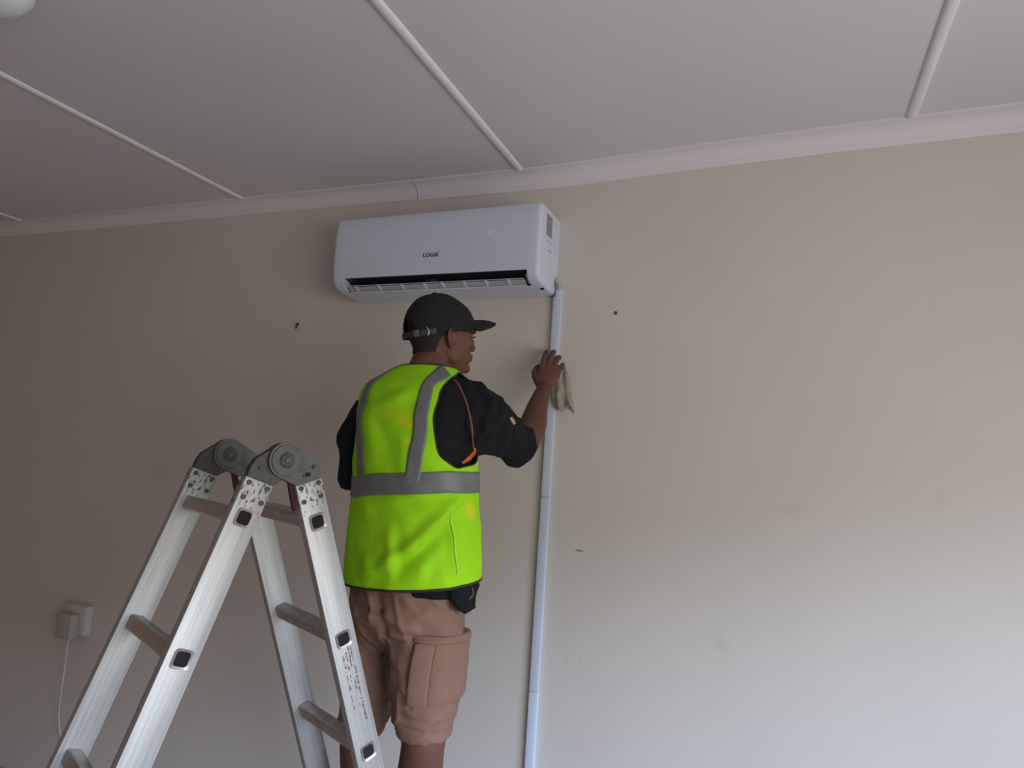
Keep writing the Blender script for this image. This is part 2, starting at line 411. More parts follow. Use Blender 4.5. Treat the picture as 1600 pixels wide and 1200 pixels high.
# refrigerant pipe in the knockout, trunking below
m_pipe = mat('grey_pipe_lagging', (0.16, 0.165, 0.14), 0.8)
V, Fc = [], []; tube(V, Fc, [(-0.825, D-.016, 2.150), (-0.800, D-.016, 2.148), (-0.788, D-.015, 2.135), (-0.784, D-.0125, 2.118), (-0.783, D-.0115, 2.09)], [.0095]*5, up=(0, 1, 0), n=14)
tag(from_vf('refrigerant_pipe', V, Fc, m_pipe, None, 60), 'short dark lagged pipe between air conditioner side and white trunking', 'pipe')
m_trunk = mat('white_pvc_trunking', (0.56, 0.62, 0.74), 0.35)
tr = bpy.data.objects.new('cable_trunking', None); C.objects.link(tr); tr.location = (-0.772, D, FZ)
tag(tr, 'white plastic pipe trunking running straight down the wall from the air conditioner', 'trunking')
bm = bmesh.new(); box(bm, (-.0145, -.012, 0.001), (.0145, .0, 2.112-FZ), 0); from_bm('base_channel', bm, m_trunk, tr)
zs = [0.001, 0.70-FZ, 1.36-FZ, 2.113-FZ]
for a, b in zip(zs[:-1], zs[1:]):
    bm = bmesh.new(); box(bm, (-.0158, -.019, a), (.0158, -.003, b-.0012), .0016); from_bm('cover', bm, m_trunk, tr)

# ------------------------------------------------------------ things on the wall
m_hole = mat('brown_plug', (0.16, 0.07, 0.02), 0.7); m_rust = mat('rusty_metal', (0.06, 0.035, 0.025), 0.7)
def at_wall(o, p): o.location = (p.x, D, p.z)
bm = bmesh.new()
def ybar(bm, r0, r1, y0, y1, seg=18):
    rr = [[bm.verts.new((r*math.cos(2*PI*k/seg), y, r*math.sin(2*PI*k/seg))) for k in range(seg)] for r, y in ((r1, y0), (r1, y1), (r0, y1), (r0, y1+.001))]
    for a, b in zip(rr[:-1], rr[1:]):
        for k in range(seg): bm.faces.new((a[k], a[(k+1) % seg], b[(k+1) % seg], b[k]))
    bm.faces.new(rr[0]); bm.faces.new(rr[-1][::-1])
ybar(bm, .003, .0065, .002, -.002)
o = from_bm('wall_plug', bm, m_hole); at_wall(o, on_wall(962, 489)); tag(o, 'small brown plug hole in the wall right of the air conditioner', 'wall plug')
V, Fc = [], []; tube(V, Fc, [(0, .004, 0.006), (0, -.006, .004), (0.0, -.010, -.004), (-.003, -.010, -.016)], [.0045, .0045, .0042, .003], up=(1, 0, 0), n=8)
o = from_vf('wall_hook', V, Fc, m_rust, None, 60); at_wall(o, on_wall(466, 508)); tag(o, 'small rusty hook stub in the wall left of the air conditioner', 'hook')
m_fill = mat('grey_filler', (0.33, 0.31, 0.30), 0.8)
for px, py, lb in ((862, 1036, 'tiny nail hole nearest the trunking in the row of three low on the wall'), (885, 1033, 'middle tiny nail hole in the row of three low on the wall'), (905, 1036, 'tiny nail hole farthest right in the row of three low on the wall')):
    bm = bmesh.new(); ybar(bm, .0015, .0028, .002, -.0006, 10)
    o = from_bm('nail_hole', bm, m_fill); at_wall(o, on_wall(px, py)); tag(o, lb, 'nail hole', 'row of tiny nail holes low on the wall')

# socket box with plug and cable, low on the left
m_sock = mat('cream_plastic', (0.55, 0.52, 0.47), 0.4); m_plug = mat('warm_white_plastic', (0.40, 0.37, 0.32), 0.45); m_cord = mat('white_cord', (0.58, 0.54, 0.50), 0.5)
so = bpy.data.objects.new('wall_socket', None); C.objects.link(so)
p = on_wall(129, 965); so.location = (-3.065, D, 0.60)
tag(so, 'cream surface mounted socket box low on the wall left of the ladder', 'wall socket')
bm = bmesh.new(); box(bm, (-.078, -.034, -.067), (.078, .0, .067), .005); from_bm('back_box', bm, m_sock, so)
bm = bmesh.new(); box(bm, (-.074, -.040, -.063), (.074, -.034, .063), .002); from_bm('face_plate', bm, m_sock, so)
pl = bpy.data.objects.new('power_plug', None); C.objects.link(pl); pl.location = (-3.066, D-.0402, 0.59)
tag(pl, 'square cream plug in the wall socket with its cable hanging down', 'plug')
bm = bmesh.new(); box(bm, (-.052, -.045, -.070), (.050, 0, .045), .008); from_bm('plug_body', bm, m_plug, pl)
V, Fc = [], []; tube(V, Fc, [(0.02, -.022, -.065), (.018, -.022, -.08), (.014, -.018, -.25), (.008, -.01, -.42), (.004, .03, -.565)], [.0055, .004, .0035, .0035, .0035], up=(0, 1, 0), n=16, seg=10)
from_vf('cable', V, Fc, m_cord, pl, 60)

# ------------------------------------------------------------ ladder
LA = 1.1554; LW = 0.3392; TL, TR = 0.3246, 0.3379; D1L, D1R = 0.1398, 0.1539; OL, OR = 0.0341, 0.0402
LP = Vector((-0.9871, 1.1437, 1.4499))
le = Vector((math.cos(LA), math.sin(LA), 0)); ls = Vector((-math.sin(LA), math.cos(LA), 0))
def alum(name):
    m = mat(name, (0.42, 0.43, 0.42), 0.5, 0.6, bump=0.05, bump_scale=120, stretch=(1, 1, 0.05))
    n = m.node_tree; b = n.nodes['Principled BSDF']
    t = n.nodes.new('ShaderNodeTexCoord'); sp = n.nodes.new('ShaderNodeSeparateXYZ'); n.links.new(t.outputs['Object'], sp.inputs[0])
    # long faint streaks
    mp = n.nodes.new('ShaderNodeMapping'); mp.inputs['Scale'].default_value = (180, 180, 4); n.links.new(t.outputs['Object'], mp.inputs[0])
    st = n.nodes.new('ShaderNodeTexNoise'); st.inputs['Scale'].default_value = 1; st.inputs['Detail'].default_value = 6; n.links.new(mp.outputs[0], st.inputs[0])
    r1 = n.nodes.new('ShaderNodeValToRGB'); r1.color_ramp.elements[0].position = 0.30; r1.color_ramp.elements[0].color = (0.33, 0.34, 0.33, 1)
    r1.color_ramp.elements[1].position = 0.55; r1.color_ramp.elements[1].color = (0.43, 0.44, 0.43, 1); n.links.new(st.outputs[0], r1.inputs[0])
    # dark glue residue near the rivets (top of the stile, object z near 0) and worn flecks elsewhere
    sc = n.nodes.new('ShaderNodeTexNoise'); sc.inputs['Scale'].default_value = 150; sc.inputs['Detail'].default_value = 8; sc.inputs['Roughness'].default_value = .7
    mp2 = n.nodes.new('ShaderNodeMapping'); mp2.inputs['Scale'].default_value = (1, 1, 0.55); n.links.new(t.outputs['Object'], mp2.inputs[0]); n.links.new(mp2.outputs[0], sc.inputs[0])
    zr = n.nodes.new('ShaderNodeMapRange'); zr.inputs[1].default_value = -0.105; zr.inputs[2].default_value = -0.20; zr.inputs[3].default_value = 0.535; zr.inputs[4].default_value = 0.72
    n.links.new(sp.outputs[2], zr.inputs[0])
    gt = n.nodes.new('ShaderNodeMath'); gt.operation = 'SUBTRACT'; n.links.new(sc.outputs[0], gt.inputs[0]); n.links.new(zr.outputs[0], gt.inputs[1])
    mu = n.nodes.new('ShaderNodeMath'); mu.operation = 'MULTIPLY'; mu.use_clamp = True; mu.inputs[1].default_value = 25; n.links.new(gt.outputs[0], mu.inputs[0])
    mx = n.nodes.new('ShaderNodeMix'); mx.data_type = 'RGBA'; n.links.new(mu.outputs[0], mx.inputs[0]); n.links.new(r1.outputs[0], mx.inputs[6]); mx.inputs[7].default_value = (0.06, 0.06, 0.05, 1)
    n.links.new(mx.outputs[2], b.inputs['Base Color'])
    iv = n.nodes.new('ShaderNodeMath'); iv.operation = 'MULTIPLY_ADD'; iv.inputs[1].default_value = -0.55; iv.inputs[2].default_value = 0.6; n.links.new(mu.outputs[0], iv.inputs[0]); n.links.new(iv.outputs[0], b.inputs['Metallic'])
    return m
m_al = alum('scuffed_aluminium'); m_rung = mat('dull_aluminium', (0.50, 0.46, 0.44), 0.4, 0.8, noise_amt=.25, noise_scale=40)
m_cast = mat('grey_cast_metal', (0.062, 0.064, 0.058), 0.55, 0.35, noise_amt=.35, noise_scale=45, bump=.3, bump_scale=150)
m_cast2 = mat('pale_cast_metal', (0.10, 0.103, 0.095), 0.55, 0.4, noise_amt=.3, noise_scale=60)
m_red = mat('dark_red_plastic', (0.055, 0.010, 0.010), 0.6); m_rub_shade = mat('black_rubber_and_shade', (0.008, 0.008, 0.009), 0.9); m_riv = mat('dark_rivet', (0.05, 0.05, 0.046), 0.5, 0.4)  # the black serves rubber feet and the painted dark of hollows
lad = bpy.data.objects.new('folding_ladder', None); C.objects.link(lad); lad.location = (LP.x, LP.y, FZ); lad.rotation_euler = (0, 0, LA)
tag(lad, 'scuffed aluminium folding ladder opened in an A shape with grey hinges', 'ladder')
HZ = LP.z-FZ; SW = 0.0315; ST = 0.025
def frame_mat(side, s):
    """local frame of a stile: origin at hinge axis, -z down the stile, x outward, y towards far side"""
    th = TL if side < 0 else TR; off = OL if side < 0 else OR
    down = Vector((side*math.sin(th), 0, -math.cos(th))); out = Vector((side*math.cos(th), 0, math.sin(th)))
    m = Matrix((out, Vector((0, 1, 0)), -down)).transposed().to_4x4()
    m.translation = Vector((0, s, HZ))+out*off; return m
def put(o, side, s): o.matrix_local = frame_mat(side, s)
def rsq(r, c, n=5):
    out = []
    for q in range(4):
        a0 = q*PI/2; cx_, cy_ = (r-c)*(1 if q in (0, 3) else -1), (r-c)*(1 if q < 2 else -1)
        for k in range(n): a = a0+k/(n-1)*PI/2; out.append((cx_+c*math.cos(a), cy_+c*math.sin(a)))
    return out
for side, th, off, d1 in ((-1, TL, OL, D1L), (1, TR, OR, D1R)):
    length = (HZ+math.sin(th)*off*1.0)/math.cos(th)-0.03
    for s in (0.0, LW-ST):
        bm = bmesh.new(); box(bm, (-SW, 0, -length), (SW, ST, -0.060), .0015)
        st = from_bm('stile', bm, m_al, lad); put(st, side, s)
        bm = bmesh.new(); box(bm, (-SW-.003, -.003, -length-.022), (SW+.003, ST+.003, -length+.05), .004)
        ft = from_bm('rubber_foot', bm, m_rub_shade, st)
        yv = -0.0025 if s == 0 else -0.0025
        for (u, v) in ((-.021, -.070), (.021, -.070), (-.021, -.101), (.020, -.101)):
            bm = bmesh.new(); ybar(bm, .003, .0055, .003, yv, 14)
            rv = from_bm('rivet', bm, m_riv, st); rv.location = (u, 0, v)
    for k in range(5):
        d = d1+.28*k
        if d > length-.08: break
        # rung: octagonal-rounded tube, hollow end showing on the near side
        bm = bmesh.new(); out, inn = rsq(.0165, .007), rsq(.0134, .0058)
        def ring(pf, y): return [bm.verts.new((u, y, v)) for u, v in pf]
        flare = rsq(.0185, .008)
        L1 = LW+.003
        R = [ring(inn, .02), ring(inn, -.001), ring(flare, -.0035), ring(flare, -.0005), ring(out, .0), ring(out, L1), ring(inn, L1), ring(inn, L1-.02)]
        for a, b in zip(R[:-1], R[1:]):
            for q in range(len(a)): bm.faces.new((a[q], a[(q+1) % len(a)], b[(q+1) % len(a)], b[q]))
        bm.faces.new(R[0]); bm.faces.new(R[-1][::-1])
        rg = from_bm('rung', bm, m_rung, lad, 40); put(rg, side, 0); rg.matrix_local = frame_mat(side, 0) @ Matrix.Translation((0, 0, -d))
        bm = bmesh.new(); pf = rsq(.0136, .006); prism(bm, pf, lambda u, v, t: (u, t, v), -.0016, .018)
        pg = from_bm('hollow_shade', bm, m_rub_shade, rg)  # black block painting the shade inside the hollow rung end
# hinges
def hull(pts):
    pts = sorted(pts); 
    def half(p):
        h = []
        for q in p:
            while len(h) > 1 and (h[-1][0]-h[-2][0])*(q[1]-h[-2][1])-(h[-1][1]-h[-2][1])*(q[0]-h[-2][0]) <= 0: h.pop()
            h.append(q)
        return h[:-1]
    return half(pts)+half(pts[::-1])
def arm_outline(side, r):
    m = frame_mat(side, 0); pts = [(r*math.cos(a), r*math.sin(a)) for a in np.linspace(0, 2*PI, 48, endpoint=False)]
    for u, v in ((-.029, -.062), (.029, -.062), (.030, -.040), (.026, -.02)):
        p = m @ Vector((u if True else u, 0, v)); pts.append((p.x, p.z-HZ))
    # outward side is +x of the stile frame on both sides
    return hull(pts)
def disc(bm, c, r, y0, y1, seg=32, bev=.001):
    rr = [[bm.verts.new((c[0]+q*math.cos(2*PI*k/seg), y, c[1]+q*math.sin(2*PI*k/seg))) for k in range(seg)] for q, y in ((r, y1), (r, y0+bev), (r-bev, y0))]
    for a, b in zip(rr[:-1], rr[1:]):
        for k in range(seg): bm.faces.new((a[k], a[(k+1) % seg], b[(k+1) % seg], b[k]))
    bm.faces.new(rr[0]); bm.faces.new(rr[-1][::-1])
for s in (0.0, LW-ST):
    hg = bpy.data.objects.new('hinge', None); C.objects.link(hg); hg.parent = lad; hg.location = (0, s, HZ)
    HR = .0365
    bm = bmesh.new(); prism(bm, arm_outline(-1, HR), lambda u, v, t: (u, t, v), .004, .021)
    bmesh.ops.bevel(bm, geom=[e for e in bm.edges if abs(e.verts[0].co.y-e.verts[1].co.y) < 1e-5], offset=.0015, segments=1, affect='EDGES')
    from_bm('hinge_arm', bm, m_cast, hg)
    bm = bmesh.new(); prism(bm, arm_outline(1, HR+.002), lambda u, v, t: (u, t, v), -.004, .0035)
    prism(bm, arm_outline(1, HR), lambda u, v, t: (u, t, v), .0215, .026)
    from_bm('hinge_arm', bm, m_cast2, hg)
    bm = bmesh.new()
    disc(bm, (0, 0), .0335, -.0065, .0); disc(bm, (0, 0), .017, -.0095, 0, bev=.002)
    from_bm('hinge_disc', bm, m_cast2, hg)
    bm = bmesh.new(); disc(bm, (0, 0), .0145, -.0105, 0, bev=.001); from_bm('hub_ring', bm, m_cast, hg)
    bm = bmesh.new(); disc(bm, (0, 0), .0075, -.0135, 0, bev=.002); from_bm('pivot_bolt', bm, m_cast2, hg)
    mr_ = frame_mat(1, 0)
    for (u, v, rr_) in ((.016, -.032, .0045), (-.010, -.045, .003)):
        p = mr_ @ Vector((u, 0, v)); bm = bmesh.new(); disc(bm, (p.x, p.z-HZ), rr_, -.0065, 0, seg=16); from_bm('hinge_rivet', bm, m_cast, hg)
    ml_ = frame_mat(-1, 0)
    for (u, v, rr_) in ((.010, -.035, .0045), (.012, -.062, .003)):
        p = ml_ @ Vector((u, 0, v)); bm = bmesh.new(); disc(bm, (p.x, p.z-HZ), rr_, .001, .006, seg=16); from_bm('hinge_rivet', bm, m_cast, hg)
    # locking slot and latch
    bm = bmesh.new()
    for (u, v) in ((-.010, -.030),): 
        p = mr_ @ Vector((u, 0, v)); q = mr_ @ Vector((u+.010, 0, v-.014))
        bmx = bmesh.new(); disc(bmx, (p.x, p.z-HZ), .0055, -.0052, 0, seg=16); from_bm('latch_pin', bmx, m_cast2, hg)
        box(bm, (q.x-.006, -.0055, q.z-HZ-.0045), (q.x+.005, -.003, q.z-HZ+.0035))
    from_bm('lock_slot', bm, m_rub_shade, hg)
    V, Fc = [], []
    pA = mr_ @ Vector((-.031, 0, -.030)); pB = mr_ @ Vector((-.037, 0, -.058)); pC = mr_ @ Vector((-.040, 0, -.112))
    tube(V, Fc, [(pA.x, .012, pA.z-HZ), (pB.x, .014, pB.z-HZ), (pC.x, .014, pC.z-HZ)], [(.005, .008), (.0055, .008), (.005, .008)], up=(0, 1, 0), seg=8, n=8)
    from_vf('lock_lever', V, Fc, m_red, hg, 40)
# worn printed label on the near right stile
m_resid = mat('worn_brown_print', (0.17, 0.11, 0.08), 0.7)
bm = bmesh.new(); random.seed(9)
for col, (z0, z1, x_) in enumerate(((-.47, -.60, -.012), (-.455, -.56, -.004), (-.45, -.60, .004), (-.46, -.64, .011))):
    z = z0
    while z > z1:
        h = random.uniform(.002, .010); w_ = random.uniform(.001, .0045)
        if random.random() < .72: x = x_+random.uniform(-.001, .001); box(bm, (x, -.0005, z-h), (x+w_, .0004, z))
        z -= h+random.uniform(.0008, .003)
fa = from_bm('worn_label', bm, m_resid, lad); put(fa, 1, 0); fa['label'] = 'worn brown print on the right front rail'

# ------------------------------------------------------------ person
person = bpy.data.objects.new('person', None); C.objects.link(person)
rung_c = (Matrix.Translation(lad.location) @ Matrix.Rotation(LA, 4, 'Z') @ frame_mat(1, 0) @ Matrix.Translation((0, LW/2, -(D1R+.28*4)))).translation
PZ = rung_c.z+.0195      # top of the rung the feet stand on
pb = Vector((rung_c.x, rung_c.y, 0))
person.location = (pb.x, pb.y, PZ)
tag(person, 'person in black cap, lime hi-vis vest and brown cargo shorts wiping the white trunking', 'person')
def toW(me):     # local (xl, yl, z) -> world, then into the person's frame
    a = get_co(me); E = np.array([list(EX), list(G_), [0, 0, 1]]); a = a@E - np.array([pb.x, pb.y, PZ]); set_co(me, a)
PHI = math.radians(38)
class Rings:
    def __init__(s, rows, phi, n=2.3):
        """rows: (z, xl_centre, yl_centre, half width across the view, depth/width ratio)"""
        rows = sorted(rows); s.r = np.array(rows, float); s.phi = phi; s.n = n
        th = np.linspace(0, 2*PI, 721); c, q = np.cos(th), np.sin(th)
        s.ux, s.uy = np.sign(c)*np.abs(c)**(2/n), np.sign(q)*np.abs(q)**(2/n)
        zz = s.r[:, 0]; s.zs = zz
        fz = np.linspace(zz[0], zz[-1], 200); s.fz = fz; s.tab = []
        for k in range(1, 5):
            y = s.r[:, k]; v = np.interp(fz, zz, y)
            for _ in range(3): v[1:-1] = (v[:-2]+2*v[1:-1]+v[2:])/4
            s.tab.append(v)
    def prm(s, z):
        cx, cy, hw, ra = [float(np.interp(z, s.fz, t)) for t in s.tab]
        sup = float(np.max(s.ux*math.cos(s.phi)+ra*s.uy*math.sin(s.phi)))
        a = hw/sup; return cx, cy, a, a*ra
    def P(s, th, z, off=0.0, kx=1.0):
        cx, cy, a, b = s.prm(z); a += off; b += off
        c, q = math.cos(th), math.sin(th); X = a*math.copysign(abs(c)**(2/s.n), c); Y = b*math.copysign(abs(q)**(2/s.n), q)
        return np.array((cx+X*math.cos(s.phi)+Y*math.sin(s.phi), cy-X*math.sin(s.phi)+Y*math.cos(s.phi), z))
def row(py, l, r, yl, ra):
    a = loc(l, py, yl); b = loc(r, py, yl); return ((a[2]+b[2])/2, (a[0]+b[0])/2, yl, (b[0]-a[0])/2, ra)
torso_rows = [row(568, 634, 704, 1.85, .85), row(576, 620, 715, 1.845, .72), row(588, 596, 727, 1.84, .60), row(603, 570, 738, 1.84, .58), row(620, 558, 743, 1.84, .60),
              row(650, 549, 747, 1.835, .64), row(700, 549, 747, 1.83, .68), row(740, 548, 747, 1.83, .70), row(768, 547, 747, 1.83, .70),
              row(820, 541, 747, 1.83, .70), row(870, 536, 747, 1.825, .70), row(914, 533, 747, 1.82, .70), row(955, 536, 746, 1.82, .70)]
T = Rings(torso_rows, PHI)
zhem = loc(645, 913, 1.75)[2]; ztop = loc(665, 571, 1.80)[2]
# folds in (across view, height) measured on the back of the vest
folds = [((724, 770), (640, 850), .013, 9), ((700, 812), (590, 895), .008, 9), ((640, 848), (585, 885), .009, 8), ((702, 800), (712, 905), .007, 7), ((610, 820), (612, 905), .006, 8), ((560, 790), (640, 782), .004, 7), ((640, 790), (720, 786), .004, 6), ((570, 640), (640, 610), .004, 9),
         ((650, 600), (600, 640), .004, 14), ((588, 700), (560, 640), .004, 10), ((628, 680), (632, 745), .003, 9), ((705, 830), (640, 900), .004, 12), ((575, 860), (570, 905), .006, 12), ((660, 870), (655, 910), .005, 12)]
fold_l = []
for a, b, amp, wd in folds:
    A = loc(a[0], a[1], 1.72); B = loc(b[0], b[1], 1.72); fold_l.append((A[[0, 2]], B[[0, 2]], amp, wd*.0017))
def fold(p, facing):
    q = np.array((p[0], p[2])); v = 0.0
    for A, B, amp, wd in fold_l:
        d = B-A; t = max(0, min(1, float((q-A)@d/(d@d)))); r = q-A-d*t
        sgn = (d[0]*r[1]-d[1]*r[0]); dist = np.linalg.norm(r); endf = math.sin(PI*min(1, max(0.0, t*.9+.05)))**.6
        v += amp*endf*(math.exp(-(dist/wd)**2)-0.55*math.exp(-((dist-1.6*wd)/wd)**2)*(1 if sgn > 0 else .2))
    v += 0.006*noise.noise(Vector((p[0]*9, p[1]*9, p[2]*5)))+0.0035*noise.noise(Vector(((p[0]+p[2]*.6)*22, p[1]*22, p[2]*9)))
    return v
def VP(th, z, off=0.0):
    p = T.P(th, z, 0); fz = min(1, max(0, (ztop-z)/.10)); cx, cy, a, b = T.prm(z)
    nrm = p-np.array((cx, cy, z)); nrm /= np.linalg.norm(nrm)
    q = p+nrm*(off+fz*fold(p, 1)); q[2] += .12*(p[0]-cx)*max(0.0, (1.33-z)/(1.33-zhem)) if z < 1.33 else 0
    return q
# lookup of photo points on the vest surface
NT, NZ = 240, 150
ths = np.linspace(-PI*1.25, PI*.75, NT, endpoint=False); zss = np.linspace(loc(645, 955, 1.8)[2], ztop+.01, NZ)
lut = np.array([[W3(T.P(t, z)) for t in ths] for z in zss]); lpx = project(lut.reshape(-1, 3)).reshape(NZ, NT, 2)
cxy = np.array([W3((T.prm(z)[0], T.prm(z)[1], z)) for z in zss]); vis = ((lut-cxy[:, None])@np.array(G_)) < 0.02
def uv_at(px, py):
    d = ((lpx-np.array((px, py)))**2).sum(2)+np.where(vis, 0, 1e6); i, j = np.unravel_index(np.argmin(d), d.shape); return float(ths[j]), float(zss[i])

m_vest = mat('lime_hi_vis_fabric', (0.33, 0.74, 0.010), 0.75, noise_amt=.10, noise_scale=9, bump=.15, bump_scale=900, spec=.2)
m_pipe_y = mat('pale_lime_edging', (0.55, 0.85, 0.08), .7)
m_strip = mat('grey_reflective_tape', (0.15, 0.165, 0.17), 0.5, noise_amt=.10, noise_scale=30, spec=.5)
m_bind = mat('dark_binding', (0.02, 0.03, 0.015), 0.8); m_shirt = mat('black_shirt_cloth', (0.0075, 0.009, 0.012), 0.85, noise_amt=.2, noise_scale=30, bump=.2, bump_scale=600, spec=.2)
m_orange = mat('orange_piping', (0.20, 0.055, 0.035), 0.7); m_orange2 = mat('bright_orange_insert', (0.62, 0.10, 0.02), 0.7)
m_skin = mat('brown_skin', (0.125, 0.053, 0.035), 0.68, noise_amt=.12, noise_scale=25, sss=.08, spec=.4, bump=.08, bump_scale=300)
m_hair = mat('short_black_hair', (0.022, 0.015, 0.012), 0.9, noise_amt=.3, noise_scale=300, bump=.6, bump_scale=900)
m_cap = mat('black_cap_cloth', (0.011, 0.012, 0.0115), 0.85, noise_amt=.2, noise_scale=60, bump=.2, bump_scale=800, spec=.3)
m_short = mat('brown_cotton_twill', (0.235, 0.14, 0.10), 0.85, noise_amt=.12, noise_scale=14, bump=.25, bump_scale=700, spec=.2)

hole_R = [uv_at(px, py) for px, py in ((716, 583), (704, 592), (692, 606), (683, 628), (678, 655), (679, 688), (686, 709), (699, 723), (715, 731), (729, 729))]
thr, zr = hole_R[-1]
zf = lambda py: loc(740, py, 1.8)[2]
hole_R += [(thr+.35, zf(722)), (thr+.62, zf(705)), (thr+.78, zf(675)), (thr+.80, zf(640)), (thr+.70, zf(610)), (thr+.45, zf(592)), (hole_R[0][0]+.12, hole_R[0][1]+.001)]
hole_L = [(-PI-t, z-.01) for t, z in hole_R]
def smooth_poly(P, n=90):
    P = [tuple(p) for p in P]; Q = catmull(P+[P[0]], n); return np.array([q[:2] for q in Q])[:-1]
HR_, HL_ = smooth_poly(hole_R), smooth_poly(hole_L)
def inside(P, x, y):
    c = False; n = len(P); j = n-1
    for i in range(n):
        if (P[i][1] > y) != (P[j][1] > y) and x < (P[j][0]-P[i][0])*(y-P[i][1])/(P[j][1]-P[i][1])+P[i][0]: c = not c
        j = i
    return c
NTH, NZZ = 240, 130
tv = np.linspace(-PI*1.25, PI*.75, NTH, endpoint=False); zv = np.linspace(zhem, ztop, NZZ)
grid = {}; 
SC = np.array((0.17, 1.0))
def nearest(P, x, y):
    A = P*SC; B = np.roll(P, -1, 0)*SC; q = np.array((x, y))*SC; d = B-A
    t = np.clip(((q-A)*d).sum(1)/(d*d).sum(1), 0, 1); r = A+d*t[:, None]; e_ = ((r-q)**2).sum(1); k = int(np.argmin(e_)); return r[k]/SC, math.sqrt(e_[k])
vid = {}; VV = []; FF = []
near = {}
holes = [HR_, HL_, HL_+np.array((2*PI, 0))]
for i, z in enumerate(zv):
    for j, t in enumerate(tv):
        st = 0; pos = (t, z)
        for Pp in holes:
            if Pp[:, 0].min()-.1 < t < Pp[:, 0].max()+.1 and Pp[:, 1].min()-.02 < z < Pp[:, 1].max()+.02:
                isin = inside(Pp, t, z); q, dd = nearest(Pp, t, z)
                near[i, j] = (q[0], q[1]) if (i, j) not in near or dd < near[i, j, 'd'] else near[i, j]; near[i, j, 'd'] = dd
        vid[i, j] = len(VV); VV.append(None)
used = {}; kept = []
for i in range(NZZ-1):
    for j in range(NTH):
        tm, zm = tv[j]+PI/NTH, (zv[i]+zv[i+1])/2; j2 = (j+1) % NTH
        out = any(Pp[:, 0].min() < tm < Pp[:, 0].max() and Pp[:, 1].min() < zm < Pp[:, 1].max() and inside(Pp, tm, zm) for Pp in holes)
        for k in ((i, j), (i, j2), (i+1, j), (i+1, j2)): used.setdefault(k, set()).add(out)
        if not out: FF.append((vid[i, j], vid[i, j2], vid[i+1, j2], vid[i+1, j]))
for i, z in enumerate(zv):
    for j, t in enumerate(tv):
        q = near[i, j] if len(used.get((i, j), ())) == 2 and (i, j) in near and near[i, j, 'd'] < .02 else (t, z)
        VV[vid[i, j]] = VP(q[0], q[1])
def solid(name, VV, FF, m, thick, parent, smooth=60):
    """thicken an open sheet inward"""
    bm = bmesh.new(); vv = [bm.verts.new(p) for p in VV]
    for q in FF:
        try: bm.faces.new([vv[i] for i in q])
        except ValueError: pass
    bmesh.ops.delete(bm, geom=[v for v in bm.verts if not v.link_faces], context='VERTS')
    bm.normal_update(); bm.verts.index_update()
    me = bpy.data.meshes.new(name); bm.to_mesh(me); bm.free(); toW(me)
    o = link(name, me, m, parent, smooth)
    s = o.modifiers.new('s', 'SOLIDIFY'); s.thickness = thick; s.offset = -1
    return o
vest = solid('vest', VV, FF, m_vest, .002, person); vest['label'] = 'lime hi-vis vest'
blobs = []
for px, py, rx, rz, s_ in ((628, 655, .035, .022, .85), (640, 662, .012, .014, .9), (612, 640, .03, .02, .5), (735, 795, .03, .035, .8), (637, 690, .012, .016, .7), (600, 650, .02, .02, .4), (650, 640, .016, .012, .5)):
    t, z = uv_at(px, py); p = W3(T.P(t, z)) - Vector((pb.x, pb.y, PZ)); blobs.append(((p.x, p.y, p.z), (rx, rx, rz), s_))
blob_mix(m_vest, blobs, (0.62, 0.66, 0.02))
def strip(name, path, width, off=.0022, m=m_strip, n=60, cross=6, parent=vest):
    """tape sewn on the vest; path is a list of (theta, z), width across the path in metres"""
    Q = catmull([(p[0]*.17, p[1], 0) for p in path], n); VV, FF = [], []
    for k in range(n+1):
        d = Q[min(k+1, n)]-Q[max(k-1, 0)]; d /= np.linalg.norm(d); nn = np.array((-d[1], d[0], 0))
        for c in range(cross+1):
            q = Q[k]+nn*width*(c/cross-.5)
            VV.append(VP(q[0]/.17, min(q[1], ztop), off))
    for k in range(n):
        for c in range(cross):
            a = k*(cross+1)+c; FF.append((a, a+1, a+cross+2, a+cross+1))
    return solid(name, VV, FF, m, .0012, parent)
def uvs(*p): return [uv_at(*q) for q in p]
rs = uvs((696, 578), (680, 590), (670, 602), (663, 620), (658, 650), (655, 680), (650, 710), (645, 740), (644, 749))
strip('reflective_strip', rs, .039)
strip('reflective_strip', [(-PI-t, z) for t, z in rs], .039)
zb = np.array([uv_at(x, y) for x, y in ((556, 761), (600, 757), (650, 755), (700, 754), (740, 752))])
zb_m = zb[:, 1].mean()
VV, FF = [], []; nb = 240
for k in range(nb):
    t = tv[0]+2*PI*k/nb
    zc_ = float(np.interp(t, zb[:, 0][np.argsort(zb[:, 0])], zb[:, 1][np.argsort(zb[:, 0])]))
    for c in range(9): VV.append(VP(t, zc_+(c/8-.5)*.054, .0032))
for k in range(nb):
    for c in range(8): a = k*9+c; b = ((k+1) % nb)*9+c; FF.append((a, b, b+1, a+1))
solid('reflective_strip', VV, FF, m_strip, .0012, vest)
def edge_tape(name, pts, r):
    V, Fc = [], []; n = len(pts); seg = 6
    P = [np.array(p) for p in pts]
    for i in range(n):
        t = P[(i+1) % n]-P[i-1]; t /= np.linalg.norm(t); a = np.cross(t, (0.3, 0.1, 1)); a /= np.linalg.norm(a); b = np.cross(t, a)
        for k in range(seg): an = 2*PI*k/seg; V.append(tuple(P[i]+a*r*math.cos(an)+b*r*math.sin(an)))
    for i in range(n):
        for k in range(seg): Fc.append((i*seg+k, i*seg+(k+1) % seg, ((i+1) % n)*seg+(k+1) % seg, ((i+1) % n)*seg+k))
    o = from_vf(name, V, Fc, m_bind, None, 60); toW(o.data); o.parent = vest; return o
edge_tape('hem_binding', [VP(t, zhem-.001, -.001) for t in tv], .0036)
